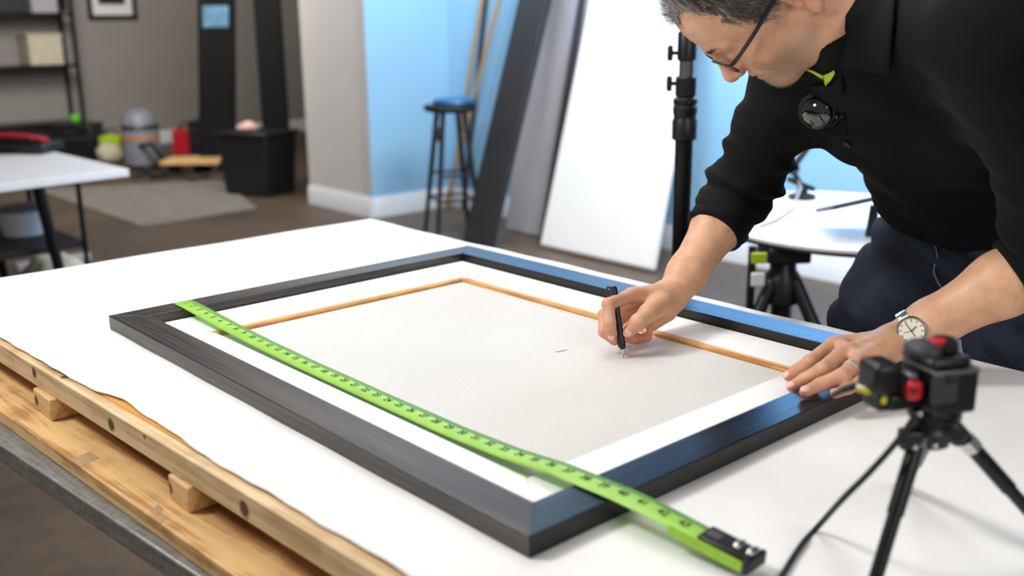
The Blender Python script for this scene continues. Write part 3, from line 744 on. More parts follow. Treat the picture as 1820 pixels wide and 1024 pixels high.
for k, (dx, dy) in enumerate(((-.115, -.06), (.10, -.12), (.06, .2))):
    d = VEC(dx, dy, 0); mb = MB().tube([tb+d*.30+ZZ*.62, tb+d*1.0+ZZ*.44, tb+d*2.6+ZZ*.012], [.020, .022, .015], 12); l_ = mb.build('leg', M['blackplastic'], RT_)
    MB().lathe([(.026, 0), (.030, .006), (.030, .05), (.026, .056)], tb+d*.95+ZZ*.43, n=16).build('leg_clamp', M['blackmatte'], l_)
la = P(1337, 455, 2.98)
MB().tube([VEC(la[0], la[1], tz-.025), VEC(la[0], la[1], .03)], .0125, 12).build('side_post', M['blackplastic'], RT_)
tg = P(1349, 459, 2.93); MB().box(tg, (.045, .012, .032)).build('lime_tag', M['lime'], RT_, bevel=.003)
tg = P(1347, 497, 2.93); MB().box(tg, (.040, .012, .04)).build('white_tag', M['whitelam'], RT_, bevel=.003)
# jointed arm with a cable on the table
ab = PZ(1425, 352, tz); Yb = ab[1]
ARM = thing('clamp_arm', 'black jointed clamp arm with a cable, standing on the white oval table', 'arm', VEC(ab[0], ab[1], tz))
pp = [P(1424, 340, Yb), P(1417, 318, Yb), P(1408, 300, Yb), P(1446, 248, Yb), P(1480, 190, Yb)]
MB().lathe([(.05, 0), (.05, .012), (.02, .02), (.012, .05)], VEC(ab[0], ab[1], tz+.0005), n=20).build('foot', M['blackplastic'], ARM)
MB().tube([VEC(ab[0], ab[1], tz+.04), pp[1], pp[2]], .010, 10).build('lower_rod', M['blackplastic'], ARM)
MB().tube([pp[2], pp[3], pp[4]], [.012, .011, .010], 10).build('upper_rod', M['blackplastic'], ARM)
MB().ell(pp[2], (.028, .022, .022)).build('joint', M['blackplastic'], ARM)
MB().tube([P(1400, 318, Yb), P(1447, 337, Yb)], .010, 10).build('handle', M['blackplastic'], ARM)
MB().tube([pp[1], P(1424, 333, Yb-.03), PZ(1408, 372, tz+.005), PZ(1378, 392, tz+.005), PZ(1350, 402, tz+.005)], .004, 8).build('cable', M['greypanel'], ARM)
# tablet lying tilted
tp = [P(1470, 372, 2.95), P(1562, 352, 2.95)]; dx_ = nrm(tp[1]-tp[0]); dy_ = nrm(VEC(.30, 1, -.175)); n_ = nrm(np.cross(dx_, dy_))
TBL = thing('tablet', 'dark edged tablet propped on a small holder above the oval white table', 'tablet', VEC(tp[0][0]+.07, 2.98, tz))
cc = (tp[0]+tp[1])/2+dy_*.10
MB().box(cc, (.17, .21, .013), np.stack([dx_, nrm(np.cross(n_, dx_)), n_], 1)).build('tablet_body', M['blackplastic'], TBL, bevel=.003)
MB().box(cc+n_*.0070, (.155, .19, .001), np.stack([dx_, nrm(np.cross(n_, dx_)), n_], 1)).build('screen', plain('dark screen', srgb(40, 62, 76), .25, spec=.6), TBL)
hb_ = P(1553, 372, 3.0); MB().tube([VEC(hb_[0], hb_[1], tz+.0005), hb_+ZZ*.012], [.020, .012], 12).build('holder', M['blackplastic'], TBL)

# ------------------------------------------------------------------ small camera on a table tripod, near right
YC = .85
px2 = lambda px, py, dy=0: P(px, py, YC+dy)
S = YC/F*1.03                                  # metres per pixel there
ap = px2(1648, 752)
tri = thing('tabletop_tripod', 'small black tabletop tripod standing on the white cloth near the right edge', 'tripod', VEC(ap[0], ap[1], TZ))
feet = [PZ(1546, 1062, TZ+.004), PZ(1892, 980, TZ+.004), PZ(1606, 862, TZ+.004)]
for k, (f_, tx) in enumerate(zip(feet, (1634, 1690, 1650))):
    a = px2(tx, 772 if k != 1 else 752, -.008 if k == 0 else 0.004)
    d = f_-a
    lg = MB().tube([a, a+d*.5], .0074, 14).build('leg', M['blackmetal'], tri)
    MB().tube([a+d*.48, a+d*.97], .0062, 14).build('lower_leg', M['blackmetal'], lg)
    MB().tube([a+d*.965, f_], .0066, 12).build('rubber_foot', M['rubber'], lg)
    MB().tube([a+d*(.12 if k == 1 else .02), a+d*(.19 if k == 1 else .07)], .0088, 16).build('leg_lock', M['silver'] if k != 2 else M['blackplastic'], lg)
MB().lathe([(.012, 0), (.017, .003), (.018, .016), (.015, .020), (.015, .026), (.019, .029), (.019, .034), (.014, .037)], px2(1650, 792), n=24).build('hub', M['blackplastic'], tri)
MB().box(px2(1618, 780, -.012), (.020, .016, .018)).build('hinge_block', M['blackplastic'], tri, bevel=.003)
MB().box(px2(1690, 765, -.004), (.022, .018, .024), axes(VEC(.8, 0, -.6), (0, 1, 0))).build('hinge_block', M['blackplastic'], tri, bevel=.004)
MB().lathe([(.020, 0), (.023, .002), (.023, .009), (.02, .011)], px2(1660, 742), n=28).build('head_plate', M['blackmetal'], tri, bevel=.0005)
for px, py in ((1635, 735), (1662, 792), (1626, 795)): MB().ell(px2(px, py, -.019), (.003, .003, .003), nu=10, nv=8).build('screw', M['silver'], tri)
cm = thing('small_camera', 'small black video camera with red buttons mounted on the tabletop tripod', 'camera', px2(1650, 738))
yw = nrm(VEC(.96, .28, 0)); R = axes(yw)
def cbox(name, px, py, w, h, d, mat, bev=.003, dy=0, par=cm, R_=None, seg=3):
    return MB().box(px2(px, py, dy), (w*S, d, h*S), R if R_ is None else R_).build(name, mat, par, bevel=bev, seg=seg)
body = cbox('body', 1672, 686, 92, 82, .042, M['blackplastic'], .003)
cbox('battery_door', 1678, 692, 54, 52, .004, M['rubber'], .0012, -.024, body)
cbox('latch', 1692, 677, 18, 8, .003, M['blackmatte'], .0008, -.0275, body)
cbox('top_edge', 1672, 648, 96, 9, .046, M['steelgrey'], .0015, -.001)
cbox('top_cover', 1664, 634, 88, 22, .044, M['blackplastic'], .005)
MB().ell(px2(1640, 622), (30*S, .019, 20*S), R).build('dial', M['rubber'], cm)
MB().lathe([(24*S, 0), (27*S, .002), (25*S, .009), (20*S, .011)], px2(1676, 622), n=24).build('button_base', M['blackplastic'], cm)
MB().lathe([(17*S, 0), (16*S, .0035), (11*S, .0045), (0, .0048)], px2(1667, 620, -.003)+ZZ*.0045, n=24).build('record_button', M['red'], cm)
cbox('neck_bracket', 1606, 680, 50, 58, .026, M['blackmatte'], .003)
arm_ = cbox('grip_arm', 1562, 668, 54, 62, .032, M['blackplastic'], .006, -.002)
cbox('grip_foot', 1562, 708, 34, 34, .026, M['blackplastic'], .003, -.004)
cbox('base_bar', 1600, 705, 90, 30, .030, M['blackplastic'], .003, .0)
cbox('red_control', 1624, 694, 29, 36, .010, M['red'], .004, -.021)
MB().ell(px2(1624, 694, -.027), (6*S, .002, 8*S), R).build('control_centre', plain('dark red', srgb(110, 12, 22), .4), cm)
cbox('connector_block', 1617, 668, 18, 14, .014, M['steelgrey'], .002, -.014)
MB().ell(px2(1571, 712, -.018), (6*S, .002, 8*S), R).build('yellow_dot', M['yellow'], cm)
pl = MB().tube([px2(1552, 694, -.006), px2(1519, 686, -.006)], 8*S, 14).build('cable_plug', M['silver'], cm)
MB().tube([px2(1546, 697, -.010), px2(1524, 691, -.010)], 5.5*S, 12).build('plug_band', M['yellow'], pl)
MB().tube([px2(1521, 686, -.006), px2(1500, 692, -.004), px2(1478, 703, .0)], [8*S, 7.5*S, 5.5*S], 14).build('plug_boot', M['blackplastic'], cm)
MB().ell(px2(1722, 690, .01), (3*S, .002, 4*S), nu=10, nv=8).build('side_screw', M['red'], cm)
MB().tube([px2(1650, 726), px2(1650, 745)], .009, 16).build('mount_screw', M['blackmetal'], cm)
cb = [px2(1626, 735, -.022), px2(1618, 752, -.024), px2(1590, 790, -.024), px2(1545, 840, -.02), px2(1500, 885, -.01)]
cpts = cb+[PZ(1452, 938, TZ+.006), PZ(1425, 968, TZ+.0035), PZ(1392, 1020, TZ+.0035), PZ(1360, 1075, TZ+.0035)]
def spline(pts, n=8):
    pts = [np.asarray(p) for p in pts]; out = []
    for i in range(len(pts)-1):
        p0, p1, p2, p3 = pts[max(i-1, 0)], pts[i], pts[i+1], pts[min(i+2, len(pts)-1)]
        for k in range(n):
            t_ = k/n; out.append(.5*((2*p1)+(-p0+p2)*t_+(2*p0-5*p1+4*p2-p3)*t_**2+(-p0+3*p1-3*p2+p3)*t_**3))
    return out+[pts[-1]]
tag(MB().tube(spline(cpts), .0028, 10).build('camera_cable', M['blackmatte']), 'thin black cable running from the small camera down across the white cloth', 'cable')

# ------------------------------------------------------------------ lights
def area(name, loc, target, size, power, color=(1, 1, 1), sy=None, spread=None):
    d = bpy.data.lights.new(name, 'AREA'); d.energy = power; d.color = color; d.size = size
    if sy: d.shape = 'RECTANGLE'; d.size_y = sy
    if spread: d.spread = math.radians(spread)
    o = bpy.data.objects.new(name, d); COL.objects.link(o); o.location = loc
    o.rotation_euler = (Vector(target)-Vector(loc)).to_track_quat('-Z', 'Y').to_euler(); return o
area('key_light', (-1.9, 1.25, 3.0), (.1, 1.45, .9), .55, 54, (1, .985, .96))
area('overhead_fill', (-.2, 2.6, 3.1), (0, 2.6, 0), 2.4, 38, (1, .97, .94), 1.6)  # unseen overhead fill added to lift the overall light
area('front_fill', (1.5, -1.0, 2.5), (.5, 1.3, .9), 1.6, 28, (1, .96, .93))
for k, pw in enumerate((90, 280, 420, 420)):  # unseen spots added to turn the wall blue where the frame rails reflect it
    b_ = np.append(colB, 0)+VV*(1.3+1.15*k)
    s_ = bpy.data.lights.new('added_blue_spot', 'SPOT'); s_.energy = pw; s_.color = (.02, .40, 1); s_.spot_size = math.radians(62); s_.spot_blend = .9; s_.shadow_soft_size = .06
    o_ = bpy.data.objects.new('added_blue_spot', s_); COL.objects.link(o_); o_.location = b_-UU*1.0+ZZ*3.3; o_.rotation_euler = (Vector(b_+ZZ*2.15)-o_.location).to_track_quat('-Z', 'Y').to_euler()
area('back_light', (2.3, 3.3, 2.7), (.55, 1.55, .9), 1.0, 14, (.85, .95, 1))  # added lamp, brightens the far strip of cloth from behind
area('added_wall_wash', (1.1, 4.1, 2.9), (1.4, 5.6, 1.1), 1.2, 120, (.90, .97, 1))  # unseen lamp added to brighten the blue wall
area('added_wall_wash', (-.1, 6.3, 2.9), (-.7, 7.7, 1.6), .7, 18, (.45, .75, 1))  # second added wash, bluer, near the column
area('panel_light', (-.6, 4.2, 2.9), (.5, 6.3, .8), 1.0, 27, (1, .98, .97))
area('rail_reflection_panel', (-.8, 6.9, 3.25), (-.8, 6.9, 0), 2.4, 46, (1, .95, .92), 2.8)  # unseen panel added so the left rail reflects grey at its near end
area('left_room_light', (-3.2, 7.6, 3.0), (-3.6, 11.2, 1.0), 1.2, 105, (1, .95, .9))
sd_ = bpy.data.lights.new('face_spot', 'SPOT'); sd_.energy = 75; sd_.spot_size = math.radians(26); sd_.spot_blend = .8; sd_.shadow_soft_size = .25; sd_.color = (1, .96, .92)  # added spot with a narrow cone, brightens the man's face
so_ = bpy.data.objects.new('face_spot', sd_); COL.objects.link(so_); so_.location = (-1.6, .2, 1.9); so_.rotation_euler = (Vector((.36, 1.40, 1.36))-so_.location).to_track_quat('-Z', 'Y').to_euler()
area('column_light', (-1.1, 6.4, 2.9), (-1.1, 7.4, 1.8), .5, 14, (1, 1, 1))
w = bpy.data.worlds.new('world'); SC.world = w; w.use_nodes = True
w.node_tree.nodes['Background'].inputs[0].default_value = (.90, .88, .87, 1); w.node_tree.nodes['Background'].inputs[1].default_value = .22

# ------------------------------------------------------------------ signed distance sculpting for the man
f32 = np.float32
class Prim:
    __slots__ = ('f', 'c', 'R', 'k', 'sub')
    def __init__(s, f, c, R, k, sub): s.f, s.c, s.R, s.k, s.sub = f, np.asarray(c, float), R, k, sub
def cap(a, b, r1, r2, k=.01, sub=False, flat=False):
    a, b = np.asarray(a, float), np.asarray(b, float); ba = b-a; bb = max(ba@ba, 1e-9); dl = ba/math.sqrt(bb)
    def f(x, y, z):
        px, py, pz = x-a[0], y-a[1], z-a[2]
        t0 = (px*ba[0]+py*ba[1]+pz*ba[2])/bb; t = np.clip(t0, 0, 1)
        qx, qy, qz = px-t*ba[0], py-t*ba[1], pz-t*ba[2]
        d = np.sqrt(qx*qx+qy*qy+qz*qz)-(r1+(r2-r1)*t)
        if flat: d = np.maximum(d, (t0-1)*math.sqrt(bb))
        return d
    return Prim(f, (a+b)/2, np.linalg.norm(ba)/2+max(r1, r2), k, sub)
def ecap(a, b, side, w0, w1, n0, n1, k=.03, sub=False):   # elliptical tapered capsule: w along side, n across
    a, b = np.asarray(a, float), np.asarray(b, float); ba = b-a; bb = ba@ba; d_ = ba/math.sqrt(bb)
    side = nrm(side-d_*(d_@side)); nn = np.cross(d_, side)
    def f(x, y, z):
        px, py, pz = x-a[0], y-a[1], z-a[2]
        t0 = (px*ba[0]+py*ba[1]+pz*ba[2])/bb; t = np.clip(t0, 0, 1)
        qx, qy, qz = px-t*ba[0], py-t*ba[1], pz-t*ba[2]
        W = w0+(w1-w0)*t; N = n0+(n1-n0)*t
        u = (qx*side[0]+qy*side[1]+qz*side[2])/W; v = (qx*nn[0]+qy*nn[1]+qz*nn[2])/N; e = (qx*d_[0]+qy*d_[1]+qz*d_[2])/N
        return (np.sqrt(u*u+v*v+e*e)-1)*np.minimum(W, N)
    return Prim(f, (a+b)/2, math.sqrt(bb)/2+max(w0, w1, n0, n1), k, sub)
def ell(c, r, R=None, k=.02, sub=False):
    c = np.asarray(c, float); R = np.eye(3) if R is None else R
    def f(x, y, z):
        px, py, pz = x-c[0], y-c[1], z-c[2]
        u = (px*R[0, 0]+py*R[1, 0]+pz*R[2, 0])/r[0]; v = (px*R[0, 1]+py*R[1, 1]+pz*R[2, 1])/r[1]; w_ = (px*R[0, 2]+py*R[1, 2]+pz*R[2, 2])/r[2]
        k0 = np.sqrt(u*u+v*v+w_*w_); k1 = np.sqrt((u/r[0])**2+(v/r[1])**2+(w_/r[2])**2)+1e-6
        return k0*(k0-1)/k1
    return Prim(f, c, max(r), k, sub)
def combine(prims, x, y, z):
    d = np.full(x.shape, .5, x.dtype)
    for p in prims:
        e = p.f(x, y, z); k = p.k
        if p.sub:
            h = np.maximum(k-np.abs(d+e), 0)/k; d = np.maximum(d, -e)+h*h*k*.25
        else:
            h = np.maximum(k-np.abs(d-e), 0)/k; d = np.minimum(d, e)-h*h*k*.25
    return d
def field(prims, lo, hi, h, bs=28, disp=None, margin=.02):
    lo = np.asarray(lo, float); n = np.ceil((np.asarray(hi)-lo)/h).astype(int)+1
    vol = np.full(tuple(n), .5, f32)
    g = [(lo[i]+h*np.arange(n[i])).astype(f32) for i in range(3)]
    for i in range(0, n[0], bs):
        for j in range(0, n[1], bs):
            for k in range(0, n[2], bs):
                sl = (slice(i, min(i+bs, n[0])), slice(j, min(j+bs, n[1])), slice(k, min(k+bs, n[2])))
                c = lo+h*(np.array([i, j, k])+bs/2); rb = h*bs*.87
                rel = [p for p in prims if np.linalg.norm(p.c-c) < p.R+rb+margin+p.k]
                if not any(not p.sub for p in rel): continue
                x, y, z = np.meshgrid(g[0][sl[0]], g[1][sl[1]], g[2][sl[2]], indexing='ij')
                d = combine(rel, x, y, z)
                if disp is not None and np.abs(d).min() < .03: d = d+disp(x, y, z, d)
                vol[sl] = d
    return vol, lo
def surfnets(vol, lo, h):
    s = vol < 0; nx, ny, nz = vol.shape
    c = np.zeros((nx-1, ny-1, nz-1), np.uint8)
    for a in (0, 1):
        for b in (0, 1):
            for e in (0, 1): c += s[a:nx-1+a, b:ny-1+b, e:nz-1+e]
    act = (c > 0) & (c < 8); ijk = np.argwhere(act); N = len(ijk)
    idm = np.full(act.shape, -1, np.int64); idm[act] = np.arange(N)
    pos = np.zeros((N, 3)); cnt = np.zeros(N)
    I, J, K = ijk.T
    corner = [(a, b, e) for a in (0, 1) for b in (0, 1) for e in (0, 1)]
    for p in corner:
        for ax in range(3):
            if p[ax]: continue
            q = list(p); q[ax] = 1
            va = vol[I+p[0], J+p[1], K+p[2]]; vb = vol[I+q[0], J+q[1], K+q[2]]
            m_ = (va < 0) != (vb < 0); tt = np.where(m_, va/np.where(m_, va-vb, 1), 0)
            for d in range(3): pos[:, d] += np.where(m_, p[d]+(tt if d == ax else 0), 0)
            cnt += m_
    pos = (pos/cnt[:, None]+ijk)*h+lo
    faces = []
    for ax in range(3):
        o1, o2 = (ax+1) % 3, (ax+2) % 3
        sa = [slice(None)]*3; sb = [slice(None)]*3; sa[ax] = slice(0, -1); sb[ax] = slice(1, None)
        e = s[tuple(sa)] != s[tuple(sb)]
        pts = np.argwhere(e); ok = (pts[:, o1] > 0) & (pts[:, o2] > 0) & (pts[:, o1] < vol.shape[o1]-1) & (pts[:, o2] < vol.shape[o2]-1); pts = pts[ok]
        def cell(a, b): q = pts.copy(); q[:, o1] -= a; q[:, o2] -= b; return idm[q[:, 0], q[:, 1], q[:, 2]]
        q = np.stack([cell(1, 1), cell(0, 1), cell(0, 0), cell(1, 0)], 1)
        flip = ~s[pts[:, 0], pts[:, 1], pts[:, 2]]; q[flip] = q[flip][:, ::-1]
        faces.append(q)
    return pos, np.concatenate(faces)
def fast_obj(name, v, f, mat, parent):
    pl = root_loc(parent); me = bpy.data.meshes.new(name)
    v = (np.asarray(v)-pl).astype(f32); f = np.asarray(f, np.int32)
    me.vertices.add(len(v)); me.vertices.foreach_set('co', v.ravel())
    me.loops.add(f.size); me.loops.foreach_set('vertex_index', f.ravel())
    me.polygons.add(len(f)); me.polygons.foreach_set('loop_start', np.arange(0, f.size, f.shape[1], dtype=np.int32))
    me.polygons.foreach_set('loop_total', np.full(len(f), f.shape[1], np.int32))
    me.update(calc_edges=True); me.validate()
    me.polygons.foreach_set('use_smooth', [True]*len(me.polygons))
    me.materials.append(mat)
    o = bpy.data.objects.new(name, me); COL.objects.link(o); o.parent = parent; return o
def vattr(o, name, vals):
    a = o.data.attributes.new(name, 'FLOAT', 'POINT'); a.data.foreach_set('value', np.asarray(vals, f32))
def hit(px, py, prims, y0=.9, y1=2.2):
    """where the line of sight meets a sculpted surface, and its normal"""
    r = ray(px, py); r = r/r[1]; Y = y0
    F_ = lambda p: float(combine(prims, *[np.array([c], float) for c in p])[0])
    L_ = np.linalg.norm(r)
    while Y < y1:
        p = CAM+r*Y; d = F_(p)
        if d < .0006: break
        Y += max(d*.7, .0005)/L_
    p = CAM+r*Y; e = .002
    n_ = VEC(*[F_(p+VEC(*(e*(i == j) for j in range(3))))-F_(p-VEC(*(e*(i == j) for j in range(3)))) for i in range(3)])
    return p, nrm(n_)

# ---- skeleton (shoulders, elbows, wrists, hips in the world)
NB_ = P(1545, 40, 1.43)                        # base of the neck
SR, SL = P(1440, 78, 1.56), P(1790, 40, 1.24)
ER, EL = P(1322, 330, 1.69), P(1884, 448, 1.31)
WR, WL = P(1195, 526, 1.55), PZ(1600, 606, TZ+.052)
PV = VEC(.80, 1.70, 1.03)
side = nrm(VEC(.62, -.75, 0)); back = nrm(PV-NB_)
HR, HL = PV-side*.095-ZZ*.06, PV+side*.095-ZZ*.06
KR, KL = VEC(.655, 1.735, .50), VEC(.835, 1.56, .50)
TRr, TLl = VEC(.640, 1.665, .88), VEC(.80, 1.49, .88)
AR, AL = VEC(.70, 1.84, .09), VEC(.90, 1.66, .09)
fwd = VEC(-side[1], side[0], 0); fwd = fwd if fwd@VEC(-1, -1, 0) > 0 else -fwd     # the way he faces
man = thing('person', 'man in a black sweater, dark jeans and glasses bending over the frame with a pen', 'person', VEC(.76, 1.74, 0))

# ---- head
vw = VEC((1350-910)/F, (60-512)/F, 1.); vw = nrm(vw); ix_ = nrm(VEC(1, 0, 0)-vw*vw[0]); iy_ = np.cross(vw, ix_)
imv = lambda a, b, c: nrm(c2w(ix_*a+iy_*b+vw*c))          # across, down, away as seen from the camera
HF = imv(-.4481, .8894, .0905); HRt = imv(-.3183, -.2533, .9135); HRt = nrm(HRt-HF*(HRt@HF)); HU = np.cross(HRt, HF)
HM = np.stack([HRt, HF, HU], 1)
HO = CAM+c2w(VEC((1339.2-910)/F, (-22.5-512)/F, 1.))*1.387
hp = lambda x, y, z: HO+HM@VEC(x, y, z)
hd = []
H_ = lambda *a, **k: hd.append(ell(hp(*a[:3]), a[3], HM, **k))
H_(0, -.012, .032, (.077, .099, .086), k=.01)
H_(0, .042, .034, (.063, .052, .058), k=.03)
H_(0, .034, -.035, (.064, .060, .068), k=.03)
for s_ in (-1, 1):
    hd.append(cap(hp(s_*.054, -.006, -.055), hp(s_*.014, .074, -.096), .021, .020, k=.03))
    H_(s_*.043, .060, -.034, (.024, .026, .024), k=.025)
    hd.append(cap(hp(s_*.006, .092, .016), hp(s_*.042, .078, .017), .0095, .009, k=.014))
H_(0, .078, -.097, (.024, .021, .019), k=.02)
H_(0, .072, -.064, (.036, .028, .028), k=.02)
for s_ in (-1, 1):
    H_(s_*.031, .100, -.006, (.017, .014, .011), k=.014, sub=True)
    H_(s_*.031, .079, -.006, (.0145, .0145, .0135), k=.004)
    hd.append(cap(hp(s_*.018, .089, -.011), hp(s_*.044, .083, -.011), .0022, .0022, k=.004))
hd.append(cap(hp(0, .090, .012), hp(0, .113, -.030), .0085, .0105, k=.012))
H_(0, .115, -.034, (.0125, .0125, .0115), k=.008)
for s_ in (-1, 1):
    H_(s_*.0125, .103, -.037, (.0082, .0115, .0085), k=.006)
    H_(s_*.0065, .107, -.0455, (.0035, .005, .003), k=.003, sub=True)
    hd.append(cap(hp(s_*.020, .098, -.038), hp(s_*.036, .079, -.066), .0016, .0012, k=.010, sub=True))
hd.append(cap(hp(-.020, .092, -.063), hp(0, .1005, -.0605), .0042, .0055, k=.006)); hd.append(cap(hp(.020, .092, -.063), hp(0, .1005, -.0605), .0042, .0055, k=.006))
hd.append(cap(hp(-.017, .090, -.073), hp(0, .0975, -.0735), .005, .0065, k=.006)); hd.append(cap(hp(.017, .090, -.073), hp(0, .0975, -.0735), .005, .0065, k=.006))
hd.append(cap(hp(-.023, .0945, -.0675), hp(0, .1045, -.0670), .0012, .0018, k=.004, sub=True)); hd.append(cap(hp(.023, .0945, -.0675), hp(0, .1045, -.0670), .0012, .0018, k=.004, sub=True))
# neck
hd.append(cap(hp(0, -.032, -.045), NB_+back*.05, .056, .066, k=.03))
hd.append(cap(hp(0, .012, -.080), NB_+fwd*.012-ZZ*.01, .038, .048, k=.04))
# ears
for s_ in (-1, 1):
    ea_ = lambda x, y, z: hp(s_*(.072+x), y-.022, z-.030)
    hd.append(ell(ea_(.007, -.004, 0), (.006, .019, .031), HM, k=.006))
    ring = [(.006, .013, .004), (.010, .012, .020), (.014, .002, .031), (.017, -.012, .030), (.018, -.021, .016), (.016, -.021, 0), (.012, -.013, -.016), (.009, -.003, -.026)]
    for a_, b_ in zip(ring[:-1], ring[1:]): hd.append(cap(ea_(*a_), ea_(*b_), .0040, .0040, k=.004))
    hd.append(ell(ea_(.010, .004, -.029), (.006, .008, .010), HM, k=.006))
    hd.append(cap(ea_(.012, -.006, .012), ea_(.012, -.012, -.006), .0032, .003, k=.005))
    hd.append(ell(ea_(.014, .003, -.004), (.010, .0085, .0125), HM, k=.005, sub=True))
    hd.append(ell(ea_(.008, .011, -.006), (.004, .005, .006), HM, k=.004))
skin = list(hd)

# ---- arms and hands
def limb(pts, rs, k=.012): return [cap(pts[i], pts[i+1], rs[i], rs[i+1], k=k) for i in range(len(pts)-1)]
mR = ER+(WR-ER)*.35; mL = EL+(WL-EL)*.35
skin += limb([SR, ER], [.045, .040], .02)+limb([ER, mR, ER+(WR-ER)*.8, WR], [.040, .0405, .029, .0255], .02)
skin += limb([SL, EL], [.045, .042], .02)+limb([EL, mL, EL+(WL-EL)*.8, WL], [.041, .0415, .031, .0275], .02)
def finger(mcp, pip, dip, tip, r): return limb([mcp, pip, dip, tip], [r*1.12, r*1.03, r*.93, r*.80], .0035)
# left hand, flat on the frame corner
z = lambda px, py, h: PZ(px, py, TZ+h)
LH = dict(index=[z(1480, 613, .052), z(1440, 643, .043), z(1415, 660, .026), z(1402, 669, .0185)],
          middle=[z(1494, 631, .056), z(1462, 657, .049), z(1430, 675, .032), z(1408, 688, .0235)],
          ring=[z(1524, 646, .056), z(1496, 668, .050), z(1459, 683, .039), z(1431, 697, .0335)],
          little=[z(1558, 655, .050), z(1532, 677, .044), z(1508, 690, .037), z(1484, 700, .0325)],
          thumb=[z(1556, 610, .040), z(1520, 622, .028), z(1488, 634, .022), z(1462, 647, .0185)])
def hand(Hd, W, rad, palm):
    out = []
    for nme in ('index', 'middle', 'ring', 'little'):
        out.append(cap(W+(Hd[nme][0]-W)*.12, Hd[nme][0], palm*1.12, rad*1.22, k=.013))
    out.append(cap(W+(Hd['index'][0]-W)*.15, Hd['thumb'][1], palm*1.05, rad*1.2, k=.014))
    kn = [Hd[n_][0] for n_ in ('index', 'middle', 'ring', 'little')]
    for a_, b_ in zip(kn[:-1], kn[1:]): out.append(cap(a_+(W-a_)*.12, b_+(W-b_)*.12, rad*1.05, rad*1.05, k=.008))
    for nme, m_ in (('index', 1), ('middle', 1.04), ('ring', 1), ('little', .86)): out += finger(*Hd[nme], rad*m_)
    return out
skin += hand(LH, WL, .0092, .0165)
skin += limb(LH['thumb'], [.015, .0125, .0112, .0085], .005)
# right hand, holding the pen over the canvas
ptip = PZ(1108.5, 637, TZ+.0032); ptop = P(1090, 510, ptip[1]+.045)
pd = nrm(ptop-ptip); plen = np.linalg.norm(ptop-ptip)
cw = c2w(VEC(0, 0, -1.))                        # from the scene towards the camera
on_pen = lambda t_: ptip+pd*plen*t_
camr = c2w(VEC(1, 0, 0))
thumb_tip = on_pen(.37)+camr*.0125+cw*.003
index_tip = on_pen(.33)-camr*.0115+cw*.002
mid_tip = on_pen(.245)-camr*.0095-cw*.006
YP = ptip[1]
RH = dict(index=[P(1122, 524, YP+.062), P(1081, 541, YP+.022), P(1084, 573, YP+.008), index_tip],
          middle=[P(1131, 531, YP+.080), P(1074, 560, YP+.044), P(1074, 590, YP+.024), mid_tip],
          ring=[P(1143, 540, YP+.094), P(1092, 574, YP+.070), P(1102, 598, YP+.052), P(1124, 603, YP+.048)],
          little=[P(1158, 549, YP+.104), P(1120, 584, YP+.090), P(1131, 602, YP+.074), P(1152, 600, YP+.068)],
          thumb=[P(1176, 541, YP+.075), P(1153, 556, YP+.036), P(1134, 573, YP+.016), thumb_tip])
skin += hand(RH, WR, .0092, .0175)
skin += limb(RH['thumb'], [.0185, .0140, .0118, .0090], .006)
skin.append(cap(P(1180, 552, YP+.095), P(1160, 570, YP+.080), .020, .015, k=.015))
for nme, hd_, W in (('L', LH, WL), ('R', RH, WR)):
    for q in hd_: pass
# torso core under the clothes, so that neck, arms and trunk are one body
skin += [ecap(NB_+back*.10-fwd*.01, NB_+back*.44-fwd*.024+ZZ*.012, side, .12, .12, .055, .055, k=.04), ecap(NB_+back*.44-fwd*.024+ZZ*.012, PV-fwd*.01, side, .12, .12, .055, .06, k=.04), cap(NB_+back*.03, SR, .05, .05, k=.03), cap(NB_+back*.03, SL, .05, .05, k=.03)]
allp = np.array([p.c for p in skin]); HSK = .0021
lo = (VEC(min(p.c[0]-p.R for p in skin), min(p.c[1]-p.R for p in skin), min(p.c[2]-p.R for p in skin))-.02)
hi = (VEC(max(p.c[0]+p.R for p in skin), max(p.c[1]+p.R for p in skin), max(p.c[2]+p.R for p in skin))+.02)
vol, lo = field(skin, lo, hi, HSK)
bv, bfc = surfnets(vol, lo, HSK); del vol
# skin colour: pinker at finger tips, nose, ears, knuckles; grey stubble round mouth and chin
t = NT('skin'); v = t.coord(); nz = t.noise(v, 55, 4); nf = t.noise(v, 420, 3)
base = t.ramp(nz, [(.3, srgb(204, 154, 120)), (.7, srgb(224, 174, 140))])
at = t.n('ShaderNodeAttribute', attribute_name='pink'); base = t.mix(at.outputs['Fac'], base, srgb(208, 128, 108))
at2 = t.n('ShaderNodeAttribute', attribute_name='stubble'); sp_ = t.math('MULTIPLY', at2.outputs['Fac'], t.math('MULTIPLY_ADD', nf, .9, .15), clamp=True)
base = t.mix(sp_, base, srgb(150, 132, 118))
t.l(base, t.b.inputs['Base Color']); t.set(Roughness=.48)
t.b.inputs['Subsurface Weight'].default_value = .12; t.b.inputs['Subsurface Radius'].default_value = (.012, .005, .003); t.b.inputs['Subsurface Scale'].default_value = .5
t.bump(t.math('ADD', t.math('MULTIPLY', nz, .6), t.math('MULTIPLY', nf, .4)), .10, .001); M['skin'] = t.m
body_o = fast_obj('body', bv, bfc, M['skin'], man)
pink = np.zeros(len(bv))
def addp(c, r, a):
    global pink
    d2 = ((bv-np.asarray(c))**2).sum(1); pink = np.maximum(pink, a*np.exp(-d2/(r*r)))
for hd_ in (LH, RH):
    for nme in hd_: addp(hd_[nme][3], .020, .75); addp(hd_[nme][1], .014, .35); addp(hd_[nme][0], .016, .3)
